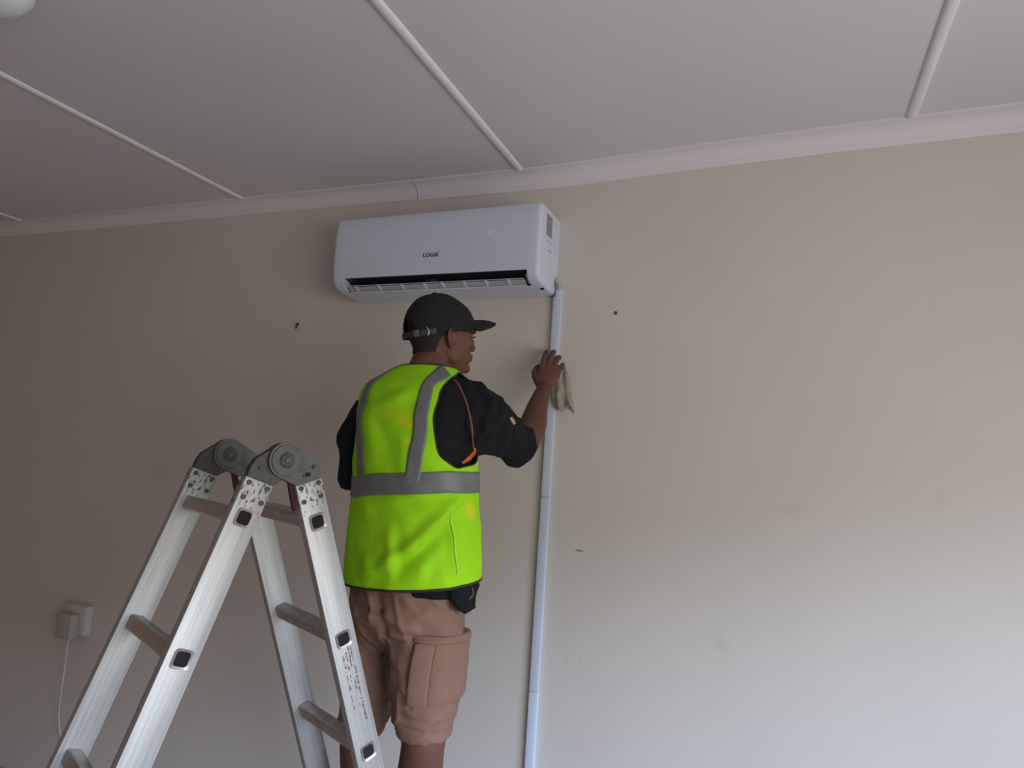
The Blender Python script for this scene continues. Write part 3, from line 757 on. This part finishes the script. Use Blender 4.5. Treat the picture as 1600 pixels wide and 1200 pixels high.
edge_tape('armhole_binding', [VP(t, z, -.001) for t, z in HR_], .0022)
edge_tape('armhole_binding', [VP(t, z, -.001) for t, z in HL_], .0016)
edge_tape('neck_binding', [VP(t, ztop, -.001) for t in tv], .0018)
vside = strip('side_seam', uvs((702, 800), (706, 850), (712, 905)), .003, .0022, m_pipe_y, 30, 2)

# shirt: torso and two sleeves as one cloth
V, Fc = [], []
rings = []
zlow = loc(690, 922, 1.8)[2]
for z in np.linspace(zlow, ztop+.005, 40): rings.append([T.P(t, min(z, ztop), -.018 if z < ztop-.02 else -.009)+np.array((0, 0, max(0, z-ztop))) for t in np.linspace(0, 2*PI, 72, endpoint=False)])
rings_loft(V, Fc, rings)
# shirt tail hanging lower on the right
tail = []
tt = uv_at(706, 912)[0]
zt = loc(735, 953, 1.75)[2]
A_ = []
for z in np.linspace(zlow+.06, zt, 10):
    k = (zlow-z)/(zlow-zt) if z < zlow else 0
    t0 = tt+.02+max(0, k)*.33; t1 = tt+1.5
    th_ = np.linspace(t0, t1, 14); o_ = [T.P(t, z, -.004) for t in th_]; i_ = [T.P(t, z, -.016) for t in th_[::-1]]
    A_.append(o_+i_)
rings_loft(V, Fc, A_)
def Lp(px, py, yl): return loc(px, py, yl)
sl = [(Lp(690, 655, 1.83), (.050, .085)), (Lp(716, 652, 1.80), (.070, .110)), (Lp(738, 655, 1.79), (.072, .104)), (Lp(764, 664, 1.84), (.066, .088)), (Lp(790, 680, 1.90), (.056, .066)), (Lp(811, 701, 1.96), (.058, .066))]
pts = [s_[0] for s_ in sl]; rad = [s_[1] for s_ in sl]
dirv = pts[-1]-pts[-2]; dirv /= np.linalg.norm(dirv)
def sleeve(V, Fc, pts, rad):
    Q = catmull([tuple(p)+tuple(r) for p, r in zip(pts, rad)], 22); P = [q[:3] for q in Q]; rr = [(q[3], q[4]) for q in Q]
    # fold back inside so that the cuff is open
    t = P[-1]-P[-2]; t /= np.linalg.norm(t)
    P += [P[-1]+t*.002, P[-1]-t*.03, P[-1]-t*.045]; rr += [tuple(x-.009 for x in rr[-1]), tuple(x-.010 for x in rr[-1]), tuple(x-.014 for x in rr[-1])]
    seg = 32; base = len(V); n0 = len(P)
    for i in range(n0):
        if i < n0-3: t = P[min(i+1, n0-4)]-P[max(i-1, 0)]; t /= np.linalg.norm(t)
        side = np.cross(t, (0, 0, 1)); side /= np.linalg.norm(side); v = np.cross(side, t)
        for k in range(seg): a = 2*PI*k/seg; V.append(tuple(P[i]+side*rr[i][0]*math.cos(a)+v*rr[i][1]*math.sin(a)))
    for i in range(n0-1):
        for k in range(seg): a = base+i*seg+k; b = base+i*seg+(k+1) % seg; Fc.append((a, b, b+seg, a+seg))
    Fc.append(tuple(base+k for k in range(seg))[::-1]); Fc.append(tuple(base+(n0-1)*seg+k for k in range(seg)))
sleeve(V, Fc, pts, rad)
sleeve(V, Fc, [Lp(585, 640, 1.93), Lp(568, 672, 1.935), Lp(558, 710, 1.935), Lp(556, 742, 1.93), Lp(556, 764, 1.93)], [(.05, .06), (.058, .062), (.054, .058), (.048, .05), (.044, .046)])
me = remesh(V, Fc, .0045, 5)
a = get_co(me); no = get_no(me)
cuffc = pts[-1]
wr = [((752, 596), (775, 655), .006, .012), ((770, 620), (745, 700), .007, .013), ((790, 640), (760, 700), .007, .011), ((806, 655), (785, 715), .006, .010), ((725, 640), (745, 700), .006, .012), ((700, 620), (735, 680), .004, .013)]
wl = [(Lp(*p0, 1.75)[[0, 2]], Lp(*p1, 1.75)[[0, 2]], am, wd) for p0, p1, am, wd in wr]
for i in range(len(a)):
    p = a[i]; q = p[[0, 2]]; kk = 1.0 if p[0] > .10 or p[0] < -.19 else .25; rg_ = 1-abs(noise.noise(Vector((p[0]*12-p[2]*6, p[1]*12, p[2]*9)))); v = kk*(.006*(rg_**5-.35)+.009*noise.noise(Vector(p*13))+.005*noise.noise(Vector(p*31)))
    if no[i][1] < .3 and p[0] > 0.04:
        for A, B, amp, wd in wl:
            d = B-A; t = max(0, min(1, float((q-A)@d/(d@d)))); dist = np.linalg.norm(q-A-d*t); v += amp*math.sin(PI*(t*.8+.1))*(math.exp(-(dist/wd)**2)-.5*math.exp(-((dist-1.7*wd)/wd)**2))
    a[i] = p+no[i]*v
set_co(me, a)
# BVH in local coordinates for details laid on the cloth
def bvh_of(me): return BVHTree.FromPolygons([Vector(v.co) for v in me.vertices], [tuple(p.vertices) for p in me.polygons])
def cast(bv, px, py, start=1.2):
    o = loc(px, py, start); d = loc(px, py, start+.5)-o; h = bv.ray_cast(Vector(o), Vector(d).normalized(), 3.0)
    return None if h[0] is None else (np.array(h[0]), np.array(h[1]))
bv_shirt = bvh_of(me)
toW(me); shirt = link('shirt', me, m_shirt, person, 180); shirt['label'] = 'black short sleeved shirt with orange piping'
def lay(name, bv, path, widths, m, parent, off=.001, n=40):
    P = catmull([(x, y, 0) for x, y in path], n); Wd = np.interp(np.linspace(0, 1, n+1), np.linspace(0, 1, len(widths)), widths)
    VV, FF = [], []; rows_ = 0
    for k in range(n+1):
        d = P[min(k+1, n)]-P[max(k-1, 0)]; d /= np.linalg.norm(d); nn = np.array((-d[1], d[0]))
        r = []
        for c in range(5):
            q = P[k][:2]+nn*Wd[k]*(c/4-.5); h = cast(bv, q[0], q[1])
            if h is None: break
            r.append(h[0]+h[1]*(off if h[1][1] < 0 else -off))
        if len(r) == 5: VV += r; rows_ += 1
    for k in range(rows_-1):
        for c in range(4): a = k*5+c; FF.append((a, a+1, a+6, a+5))
    if not FF: return None
    o = solid(name, VV, FF, m, .0012, parent)
    return o
o = lay('sleeve_piping', bv_shirt, [(709, 592), (718, 604), (727, 624), (733, 645), (737, 665), (739, 690), (741, 706)], [1.6, 2.2, 2.4, 2.4, 2.6, 3], m_orange, shirt)
o = lay('orange_insert', bv_shirt, [(743, 700), (740, 709), (732, 717), (722, 724)], [2, 6, 6, 3], m_orange2, shirt, n=16)
m_pink = mat('pink_badge', (0.38, 0.23, 0.21), .6)
o = lay('sleeve_badge', bv_shirt, [(798, 652), (801, 657), (804, 663)], [4, 5.5, 4], m_pink, shirt, n=8)
if o: o['label'] = 'small pale pink patch on the sleeve'
o = lay('tail_piping', bv_shirt, [(738, 918), (739, 928), (733, 937)], [1.6, 1.6, 1.6], m_orange, shirt, n=12)

# shorts
def legrings(rows_): return Rings(rows_, PHI, 2.2)
SR = legrings([row(905, 550, 735, 1.82, .70), row(925, 546, 723, 1.82, .72), row(955, 541, 725, 1.82, .78), row(985, 543, 724, 1.815, .64), row(1003, 548, 718, 1.82, .47), row(1020, 560, 708, 1.82, .28)])
LR = legrings([row(950, 640, 716, 1.79, .95), row(985, 612, 727, 1.775, 1.10), row(1010, 606, 725, 1.77, 1.12), row(1060, 603, 721, 1.775, 1.08), row(1100, 607, 716, 1.78, 1.05), row(1130, 618, 711, 1.78, 1.05), row(1146, 622, 708, 1.78, 1.05)])
LL = legrings([row(950, 552, 618, 1.85, .9), row(985, 541, 622, 1.87, 1.05), row(1010, 540, 614, 1.88, 1.15), row(1060, 536, 617, 1.88, 1.25), row(1100, 532, 614, 1.89, 1.25), row(1130, 529, 603, 1.90, 1.2), row(1150, 526, 598, 1.90, 1.2)])
V, Fc = [], []
def addR(RR, z0, z1, n=24, hollow=False):
    zz = list(np.linspace(z0, z1, n)); rr = [[RR.P(t, z) for t in np.linspace(0, 2*PI, 56, endpoint=False)] for z in zz]
    if hollow:   # fold back up inside the hem
        rr = [[RR.P(t, z1+.03, -.012) for t in np.linspace(0, 2*PI, 56, endpoint=False)], [RR.P(t, z1, -.010) for t in np.linspace(0, 2*PI, 56, endpoint=False)]][::1]+rr[::-1]
        rr = rr[::-1]
    rings_loft(V, Fc, rr)
addR(SR, SR.zs[-1], SR.zs[0]); addR(LR, LR.zs[-1], LR.zs[0], hollow=True); addR(LL, LL.zs[-1], LL.zs[0], hollow=True)
me = remesh(V, Fc, .005, 5)
a = get_co(me); no = get_no(me)
sf = [((588, 930), (602, 985), -.007, .011), ((602, 985), (607, 1110), -.007, .010), ((604, 985), (655, 992), .006, .008), ((600, 960), (650, 975), .006, .009), ((612, 998), (650, 988), -.006, .006),
      ((700, 925), (650, 960), .005, .014), ((712, 930), (702, 945), -.006, .005), ((548, 950), (595, 952), -.006, .006), ((550, 965), (592, 962), .005, .007), ((560, 1030), (600, 1035), .003, .008),
      ((650, 1000), (640, 1100), -.004, .006), ((628, 1115), (700, 1128), -.003, .010), ((640, 930), (640, 970), .004, .02), ((625, 1020), (640, 1100), .004, .012), ((622, 1130), (705, 1142), -.0025, .003)]
sl_ = [(Lp(*p0, 1.74)[[0, 2]], Lp(*p1, 1.74)[[0, 2]], am, wd) for p0, p1, am, wd in sf]
for i in range(len(a)):
    p = a[i]; q = p[[0, 2]]; rg_ = 1-abs(noise.noise(Vector((p[0]*16+p[2]*6, p[1]*16, p[2]*11)))); v = .006*noise.noise(Vector(p*10))+.0025*noise.noise(Vector(p*28))+.007*(rg_**6-.35)
    if no[i][1] < .25:
        for A, B, amp, wd in sl_:
            d = B-A; t = max(0, min(1, float((q-A)@d/(d@d)))); dist = np.linalg.norm(q-A-d*t); v += amp*math.exp(-(dist/wd)**2)
    a[i] = p+no[i]*v
set_co(me, a); bv_sh = bvh_of(me)
toW(me); shorts = link('shorts', me, m_short, person, 180); shorts['label'] = 'brown cargo shorts'
# cargo pocket wrapped on the outer side of the right leg
def leg_uv(px, py, RR=LR):
    best = None
    for z in np.linspace(RR.zs[0], RR.zs[-1], 90):
        for t in np.linspace(-PI*.95, .3, 90):
            q = project([W3(RR.P(t, z))])[0]; d = (q[0]-px)**2+(q[1]-py)**2
            if best is None or d < best[0]: best = (d, t, z)
    return best[1:]
def leg_patch(name, c00, c10, c01, c11, th, m=m_short, off=.006, n=(16, 16), wob=.0015):
    """corners (theta,z): 00 top left, 10 top right, 01 bottom left, 11 bottom right; slab of thickness th on the leg"""
    def g(u, v, o):
        t = (c00[0]*(1-u)+c10[0]*u)*(1-v)+(c01[0]*(1-u)+c11[0]*u)*v; z = (c00[1]*(1-u)+c10[1]*u)*(1-v)+(c01[1]*(1-u)+c11[1]*u)*v
        p = LR.P(t, min(z, LR.zs[-1]), off+o); return p+np.array((0, 0, z-min(z, LR.zs[-1])))+wob*noise.noise(Vector(p*40))*np.array((1, -1, 0))
    VV, FF = [], []; nu, nv = n
    prof = [0.0, 1.0]
    for o in (-.012, th):
        for j in range(nv+1):
            for i in range(nu+1):
                u, v = i/nu, j/nv
                edge = min(u, 1-u, v, 1-v); oo = o if o < 0 else o*(min(1, .45+edge*7))
                VV.append(g(u, v, oo))
    N = (nu+1)*(nv+1); idx = lambda i, j, k: k*N+j*(nu+1)+i
    for j in range(nv):
        for i in range(nu):
            FF.append((idx(i, j, 1), idx(i+1, j, 1), idx(i+1, j+1, 1), idx(i, j+1, 1))); FF.append((idx(i, j, 0), idx(i, j+1, 0), idx(i+1, j+1, 0), idx(i+1, j, 0)))
    for i in range(nu):
        for j in (0, nv): FF.append((idx(i, j, 0), idx(i+1, j, 0), idx(i+1, j, 1), idx(i, j, 1)))
    for j in range(nv):
        for i in (0, nu): FF.append((idx(i, j, 0), idx(i, j+1, 0), idx(i, j+1, 1), idx(i, j, 1)))
    o = from_vf(name, VV, FF, m, None, 50); toW(o.data); o.parent = shorts; return o
a0 = leg_uv(651, 1004); b0 = leg_uv(637, 1100); m0 = leg_uv(681, 1003); m1 = leg_uv(667, 1104)
leg_patch('cargo_pocket', a0, (m0[0]-.01, m0[1]), b0, (m1[0]-.01, m1[1]), .0075)
leg_patch('cargo_pocket', m0, (a0[0]+2.1, m0[1]-.005), m1, (b0[0]+2.05, m1[1]), .008)
f0 = leg_uv(648, 985); f1 = leg_uv(652, 1001)
leg_patch('pocket_flap', f0, (f0[0]+2.12, f0[1]-.008), f1, (f0[0]+2.15, f1[1]-.012), .0125)

# body: head, neck, trunk, arms with hands, legs - one skin
V, Fc = [], []
HO = loc(689.5, 524, 1.875)                     # skull centre
fa_ = math.radians(26); pit = math.radians(4)
fv = np.array((math.cos(fa_)*math.cos(pit), math.sin(fa_)*math.cos(pit), math.sin(pit))); sv = np.array((math.sin(fa_), -math.cos(fa_), 0)); uv_ = np.cross(sv, fv); uv_ /= np.linalg.norm(uv_)
if uv_[2] < 0: uv_ = -uv_
def HP(f, s, u): return HO+fv*f+sv*s+uv_*u
hr = [(.116, .012, -.02, .016), (.110, .028, -.045, .033), (.095, .052, -.072, .056), (.07, .076, -.09, .072), (.04, .091, -.096, .077), (.01, .0925, -.095, .077), (-.012, .089, -.091, .0745),
      (-.03, .088, -.083, .071), (-.048, .087, -.072, .068), (-.066, .086, -.052, .063), (-.084, .081, -.03, .055), (-.100, .074, .005, .042), (-.110, .062, .03, .026)]
rr = []
for u, f1_, f0_, s_ in hr[::-1]:
    c = (f1_+f0_)/2; hf = (f1_-f0_)/2; ring_ = []
    for k in range(40):
        t = 2*PI*k/40; cc, ss = math.cos(t), math.sin(t); ring_.append(HP(c+hf*math.copysign(abs(cc)**.9, cc), s_*math.copysign(abs(ss)**.9, ss), u))
    rr.append(ring_)
rings_loft(V, Fc, rr)
el = lambda f, s, u, rf, rs_, ru: ellipsoid(V, Fc, HP(f, s, u), [fv*rf, sv*rs_, uv_*ru])
# brow, nose, lips, chin, cheekbones
el(.084, 0, .014, .016, .045, .010); el(.062, .040, -.022, .022, .024, .018); el(.062, -.040, -.022, .022, .024, .018)
tube(V, Fc, [HP(.087, 0, .006), HP(.095, 0, -.012), HP(.103, 0, -.027), HP(.102, 0, -.033)], [.007, .008, .0095, .0085], up=sv, seg=12, n=8)
el(.093, .012, -.033, .009, .007, .006); el(.093, -.012, -.033, .009, .007, .006)
el(.092, 0, -.055, .009, .021, .0055); el(.091, 0, -.066, .009, .019, .006); el(.080, 0, -.092, .013, .020, .014)
el(.076, 0, -.058, .0185, .034, .022)
# jaw corner
el(.012, .056, -.055, .03, .014, .028); el(.012, -.056, -.055, .03, .014, .028)
# ears
for sg in (1, -1):
    def EP(f, u, o=0): return HP(-.009+f*.95, sg*(.075+o-.25*f), -.020+u*.84)
    out = [EP(.010, -.012, .004), EP(.013, .006, .006), EP(.008, .024, .009), EP(-.004, .031, .012), EP(-.015, .024, .015), EP(-.018, .006, .015), EP(-.012, -.014, .012), EP(-.002, -.028, .008), EP(.006, -.026, .005)]
    tube(V, Fc, out, [.0038]*len(out), up=fv, seg=8, n=26)
    tube(V, Fc, [EP(-.008, .018, .006), EP(-.010, .0, .006), EP(-.003, -.020, .004)], [(.004, .010), (.004, .011), (.004, .007)], up=uv_, seg=10, n=8)
    tube(V, Fc, [EP(.010, -.002, .006), EP(.010, -.010, .006)], [.004, .004], up=fv, seg=8)
    tube(V, Fc, [EP(-.004, -.022, .003), EP(0, -.030, .003)], [.006, .005], up=fv, seg=8)
# neck and trunk
nb0 = loc(668, 590, 1.845)
tube(V, Fc, [HP(-.022, 0, -.01), HP(-.026, 0, -.045), HP(-.030, 0, -.075), nb0, loc(660, 640, 1.84)], [(.058, .060), (.055, .060), (.054, .061), (.062, .066), (.07, .07)], up=(0, 1, 0), seg=28, n=14)
rings = [[T.P(t, z, -.026) for t in np.linspace(0, 2*PI, 40, endpoint=False)] for z in np.linspace(zhem-.02, ztop-.02, 24)]
rings_loft(V, Fc, rings)
# right arm
SHR = loc(718, 632, 1.80); EL = loc(822, 690, 1.985); WRr = loc(849, 608, 2.228)
tube(V, Fc, [SHR, SHR*.5+EL*.5, EL], [.054, .047, .043], seg=20, n=10)
tube(V, Fc, [EL, EL*.72+WRr*.28+np.array((.004, 0, 0)), EL*.4+WRr*.6, WRr], [(.041, .042), (.043, .044), (.035, .036), (.024, .030)], up=(0, 1, 0), seg=24, n=14)
def hand(V, Fc, wr_, d, pn, side, curls, thumb_curl=.5, spread=.07, k=1.0, thumb_out=.75):
    """d: towards the fingers, pn: out of the palm, side: towards the thumb"""
    d = np.array(d, float); d /= np.linalg.norm(d); pn = np.array(pn, float); pn -= d*(pn@d); pn /= np.linalg.norm(pn)
    sd = np.cross(d, pn); sd /= np.linalg.norm(sd)
    if sd@np.array(side) < 0: sd = -sd
    pl_ = .092*k
    tube(V, Fc, [wr_-d*.01, wr_+d*.018, wr_+d*pl_*.55, wr_+d*pl_*.92], [(.024*k, .018*k), (.030*k, .017*k), (.040*k, .0155*k), (.040*k, .0125*k)], up=pn, seg=24, n=10)
    ln = [(.040, .025, .020), (.045, .029, .021), (.042, .027, .020), (.033, .021, .018)]
    tips = []
    for i in range(4):
        s0 = (.031-.0205*i)*k; b = wr_+d*(pl_-(0, -.003, .001, .008)[i])*1.0+sd*s0-pn*.001
        ang = 0; p = b; pts_ = [b-d*.02, b]; fd = d+sd*spread*(1.5-i); fd /= np.linalg.norm(fd)
        for j, L_ in enumerate(ln[i]):
            ang += curls[i][j]; dr = fd*math.cos(ang)+pn*math.sin(ang); p = p+dr*L_*k; pts_.append(p)
        r0 = (.0092, .0095, .009, .008)[i]*k
        tube(V, Fc, pts_, [r0*.95, r0*1.06, r0, r0*.93, r0*.78], up=sd, seg=12, n=16); tips.append(p)
    tb = wr_+d*.022*k+sd*.024*k+pn*.004
    t1 = d*.62+sd*thumb_out+pn*.18; t1 /= np.linalg.norm(t1)
    t2 = d*.85+sd*(thumb_out-.45)+pn*thumb_curl; t2 /= np.linalg.norm(t2)
    t3 = d*.8+sd*(thumb_out-.85)+pn*(thumb_curl+.3); t3 /= np.linalg.norm(t3)
    q0 = tb+t1*.040*k; q1 = q0+t2*.030*k; q2 = q1+t3*.024*k
    tube(V, Fc, [tb-t1*.012, tb, q0, q1, q2], [.013*k, .0155*k, .0118*k, .0105*k, .0085*k], up=pn, seg=14, n=16); tips.append(q2)
    return tips
dR = loc(872, 542, 2.272)-WRr
tipsR = hand(V, Fc, WRr, dR, (0.25, 1, -.15), (-1, 0, .1), [(.22, .40, .3), (.18, .5, .35), (.25, .6, .45), (.4, .8, .5)], thumb_curl=.3, thumb_out=.5)
# left arm: upper arm down, forearm forward to the wall in front of the chest
SHL = loc(580, 650, 1.93); ELl = loc(563, 752, 1.935); WRl = loc(640, 722, 2.13)
tube(V, Fc, [SHL, SHL*.5+ELl*.5, ELl], [.050, .044, .038], seg=20, n=10)
tube(V, Fc, [ELl, ELl*.7+WRl*.3, WRl], [.040, .038, .027], seg=20, n=10)
hand(V, Fc, WRl, loc(690, 690, 2.23)-WRl, (0.3, 1, 0), (1, 0, .2), [(.2, .3, .2), (.15, .3, .2), (.15, .3, .2), (.2, .3, .2)])
# legs
hipR, hipL = loc(672, 965, 1.80), loc(588, 965, 1.86)
kR, kL = loc(662, 1150, 1.77), loc(561, 1150, 1.90)
rc = np.array((rung_c.dot(EX), rung_c.dot(G_), PZ+.09)); rd = np.array((ls.dot(EX), ls.dot(G_), 0)); fw = np.array((math.sin(PHI), math.cos(PHI), 0))
anR = rc-rd*.072+fw*.018; anL = rc+rd*.072+fw*.022
pel = [[SR.P(t, z, -.012) for t in np.linspace(0, 2*PI, 40, endpoint=False)] for z in np.linspace(SR.zs[0]+.03, SR.zs[-1], 12)]
rings_loft(V, Fc, pel)
for hp, kn, an, rk in ((hipR, kR, anR, 1.0), (hipL, kL, anL, .70)):
    m1_ = hp*.45+kn*.55; kb = kn+np.array((0, .0, -.03)); cf = kb*.70+an*.30
    back = -np.array((math.sin(PHI), math.cos(PHI), 0))
    tube(V, Fc, [hp, m1_, kn, kb, cf-back*.006, kb*.35+an*.65, an], [.070*rk, .058*rk, .057*max(rk, .82), .055*max(rk, .88), .0575, .044, .034], up=(0, 1, 0), seg=28, n=26)
    fwd = -back
    tube(V, Fc, [an+back*.01, an+np.array((0, 0, -.05))], [.036, .036], up=(0, 1, 0), seg=16)
    tube(V, Fc, [an+back*.03+np.array((0, 0, -.058)), an+fwd*.06+np.array((0, 0, -.060)), an+fwd*.15+np.array((0, 0, -.07))], [(.032, .03), (.042, .028), (.036, .018)], up=(0, 0, 1), seg=16, n=8)
me = remesh(V, Fc, .0034, 3, .5)
bv_body = bvh_of(me)
toW(me); body = link('body', me, m_skin, person, 180)
# eyes and brows
m_eye = mat('eye_white', (.35, .31, .28), .2); m_iris = mat('dark_iris', (.03, .015, .01), .2); m_lip = mat('lip_skin', (.22, .08, .06), .45)
for sg in (1, -1):
    V, Fc = [], []; ellipsoid(V, Fc, HP(.0700, sg*.030, -.008), [fv*.0125, sv*.0125, uv_*.0095], 18, 12); o = from_vf('eye', V, Fc, m_eye, None, 180); toW(o.data); o.parent = body
    V, Fc = [], []; ellipsoid(V, Fc, HP(.0790, sg*.0305, -.008), [fv*.004, sv*.0055, uv_*.0055], 14, 8); q = from_vf('iris', V, Fc, m_iris, None, 180); toW(q.data); q.parent = o
    V, Fc = [], []; tube(V, Fc, [HP(.094, sg*.014, .010), HP(.093, sg*.030, .014), HP(.083, sg*.048, .009)], [(.003, .0035)]*3, up=uv_, seg=8, n=10); o = from_vf('eyebrow', V, Fc, m_hair, None, 180); toW(o.data); o.parent = body
    V, Fc = [], []; tube(V, Fc, [HP(.089, sg*.020, -.003), HP(.0915, sg*.032, .000), HP(.084, sg*.045, -.004)], [(.0022, .0018)]*3, up=uv_, seg=8, n=8); o = from_vf('upper_eyelid', V, Fc, m_hair, None, 180); toW(o.data); o.parent = body
# close cropped hair: shell on the skull between the cap and the nape, with sideburns
VV, FF = [], []; nu_, nv_ = 90, 26
for j in range(nv_+1):
    for i in range(nu_+1):
        al = math.radians(38)+(2*PI-math.radians(76))*i/nu_       # around the head from right temple, back, to left temple
        k = abs(al-PI)/(PI-math.radians(38))                        # 0 at the back, 1 at the temples
        lowu = -.062 if k < .45 else (-.062+(k-.45)/.2*.062 if k < .65 else (0.0 if k < .70 else (0.0-(k-.70)/.1*.004)))
        lowu = -.060*(1-min(1, max(0, (k-.35)/.22)))+.004
        u = .075+(lowu-.075)*j/nv_
        ff_ = float(np.interp(u, [h[0] for h in hr[::-1]], [h[1] for h in hr[::-1]])); bb = float(np.interp(u, [h[0] for h in hr[::-1]], [h[2] for h in hr[::-1]])); ss_ = float(np.interp(u, [h[0] for h in hr[::-1]], [h[3] for h in hr[::-1]]))
        c = (ff_+bb)/2; hf = (ff_-bb)/2; cc, s2 = math.cos(al), math.sin(al)
        p = HP(c+hf*math.copysign(abs(cc)**.9, cc)*1.0, ss_*math.copysign(abs(s2)**.9, s2), u); ctr = HP(c, 0, u)
        h = bv_body.ray_cast(Vector(p+(p-ctr)*.6), Vector(ctr-p).normalized(), .2)
        q = np.array(h[0]) if h[0] is not None and np.linalg.norm(np.array(h[0])-p) < .02 else p
        VV.append(q+(p-ctr)/np.linalg.norm(p-ctr)*.0022)
for j in range(nv_):
    for i in range(nu_): a = j*(nu_+1)+i; FF.append((a, a+1, a+nu_+2, a+nu_+1))
hair = solid('hair', VV, FF, m_hair, .003, body, 180); hair['label'] = 'close cropped black hair'

# cap
CO = HP(-.002, 0, .012); cp = math.radians(10)
cf_ = fv*math.cos(cp)+uv_*math.sin(cp); cu_ = uv_*math.cos(cp)-fv*math.sin(cp)
def CP(f, s, u): return CO+cf_*f+sv*s+cu_*u
def crown(al, be, off=0):      # al around (0 = front), be 0 rim .. pi/2 top
    c, s = math.cos(be)**(.82 if math.cos(al) < 0 else .82+.30*math.cos(al)**2), math.sin(be)
    fr_ = .104 if math.cos(al) > 0 else .108
    return CP((fr_+off)*math.cos(al)*c-.004*s, (.087+off)*math.sin(al)*c, -.012+(.117+off)*s+.014*max(0, math.cos(al))**2*(1-s))
VV, FF = [], []; na, nb_ = 120, 36
hole = lambda al, be: ((abs(al-PI)/.42)**2+(max(0, be-.13)/.33)**2 < 1) and be > .13
ix = {}
for j in range(nb_+1):
    for i in range(na):
        al = 2*PI*i/na; be = (PI/2*.985)*j/nb_
        dent = -.0012*math.exp(-(((al*3/PI) % 1-.0)/.03)**2)-.0012*math.exp(-(((al*3/PI) % 1-1)/.03)**2)
        p = crown(al, be, dent+.0015*noise.noise(Vector((al*2, be*3, 1)))); ix[j, i] = len(VV); VV.append(p)
for j in range(nb_):
    for i in range(na):
        al = 2*PI*(i+.5)/na; be = PI/2*.985*(j+.5)/nb_
        if not hole(al, be): FF.append((ix[j, i], ix[j, (i+1) % na], ix[j+1, (i+1) % na], ix[j+1, i]))
FF.append(tuple(ix[nb_, i] for i in range(na)))
cap = solid('cap', VV, FF, m_cap, .0025, person, 50); cap['label'] = 'black baseball cap'
VV, FF = [], []; na2, nb2 = 40, 14
for j in range(nb2+1):
    for i in range(na2+1):
        al = math.radians(-62)+math.radians(124)*i/na2; k = j/nb2
        ca = max(0, math.cos(al*1.30)); p0 = crown(al, .01+.20*ca, .001); ext = .080*k*max(0, math.cos(al*1.30))**.42
        VV.append(p0+cf_*ext+cu_*(.005*math.sin(k*PI)-.014*k*ca-.010*k*(1-ca)-.001))
for j in range(nb2):
    for i in range(na2): a = j*(na2+1)+i; FF.append((a, a+1, a+na2+2, a+na2+1))
solid('brim', VV, FF, m_cap, .0075, cap, 60)
V, Fc = [], []; ellipsoid(V, Fc, crown(0, PI/2, .002), [cf_*.008, sv*.008, cu_*.005]); o = from_vf('top_button', V, Fc, m_cap, None, 180); toW(o.data); o.parent = cap
def band(name, a0, a1, b0, b1, off, m, n=24, th=.002, parent=cap):
    VV, FF = [], []
    for i in range(n+1):
        al = a0+(a1-a0)*i/n
        for j in range(5): VV.append(crown(al, b0+(b1-b0)*j/4, off))
    for i in range(n):
        for j in range(4): a = i*5+j; FF.append((a, a+5, a+6, a+1))
    return solid(name, VV, FF, m, th, parent)
m_strap = mat('dark_grey_strap', (.035, .03, .03), .6); m_buck = mat('brushed_steel', (.55, .55, .55), .35, .9); m_tape = mat('grey_webbing', (.10, .10, .10), .6)
# the photo's right side of the person is +s; angles pi/2 .. pi are towards the back on that side
st = band('rear_strap', PI*.66, PI*1.34, .0, .135, .0035, m_strap)
band('strap_slide', PI*.815, PI*.865, -.01, .15, .006, m_tape, 6, parent=st)
pp = [crown(PI*a_, b_, .0075) for a_, b_ in ((.735, -.01), (.722, .07), (.735, .155), (.70, .155), (.695, .07), (.70, -.01))]
V, Fc = [], []; tube(V, Fc, pp[:3], [.0016]*3, up=fv, seg=8, n=10)
o = from_vf('buckle', V, Fc, m_buck, None, 60); toW(o.data); o.parent = st

# shoes
m_shoe = mat('dark_work_shoe', (.03, .028, .026), .6)
for an in (anR, anL):
    back = -np.array((math.sin(PHI), math.cos(PHI), 0)); fwd = -back
    V, Fc = [], []
    tube(V, Fc, [an+back*.032+np.array((0, 0, -.062)), an+fwd*.06+np.array((0, 0, -.062)), an+fwd*.17+np.array((0, 0, -.072))], [(.040, .034), (.048, .034), (.042, .024)], up=(0, 0, 1), seg=20, n=10)
    tube(V, Fc, [an+np.array((0, 0, -.05)), an+np.array((0, 0, .0))], [.044, .044], seg=20)
    me = remesh(V, Fc, .005, 4); a = get_co(me); a[:, 2] = np.maximum(a[:, 2], PZ+.001); set_co(me, a); toW(me); link('shoe', me, m_shoe, person, 180)

# cloth in the right hand, hanging beside the trunking
m_rag = mat('beige_cotton_rag', (.40, .34, .28), .9, noise_amt=.35, noise_scale=35, bump=.3, bump_scale=400)
hc = loc(874, 578, 2.285)
VV, FF = [], []; nu_, nv_ = 26, 30
topc = loc(876, 572, 2.306)
for j in range(nv_+1):
    v = j/nv_
    for i in range(nu_+1):
        u = i/nu_-.5
        wdt = .026+.052*min(1, v*1.5)-.010*v*v
        x = topc[0]+.004+u*wdt*1.05+.022*v-.006*math.sin(v*3); z = topc[2]-.150*v-.014*abs(u)*v+.010*math.sin(u*9)*v
        y = topc[1]-.006+.013*v*math.sin(u*13+v*2.2)+.005*math.sin(v*9+u*5)
        VV.append(np.array((x, y, z)))
for j in range(nv_):
    for i in range(nu_): a = j*(nu_+1)+i; FF.append((a, a+1, a+nu_+2, a+nu_+1))
rag = solid('cleaning_cloth', VV, FF, m_rag, .0025, None, 60)
rag.location = (pb.x, pb.y, PZ)
tag(rag, 'crumpled beige cleaning cloth hanging from the raised right hand at the trunking', 'cloth')
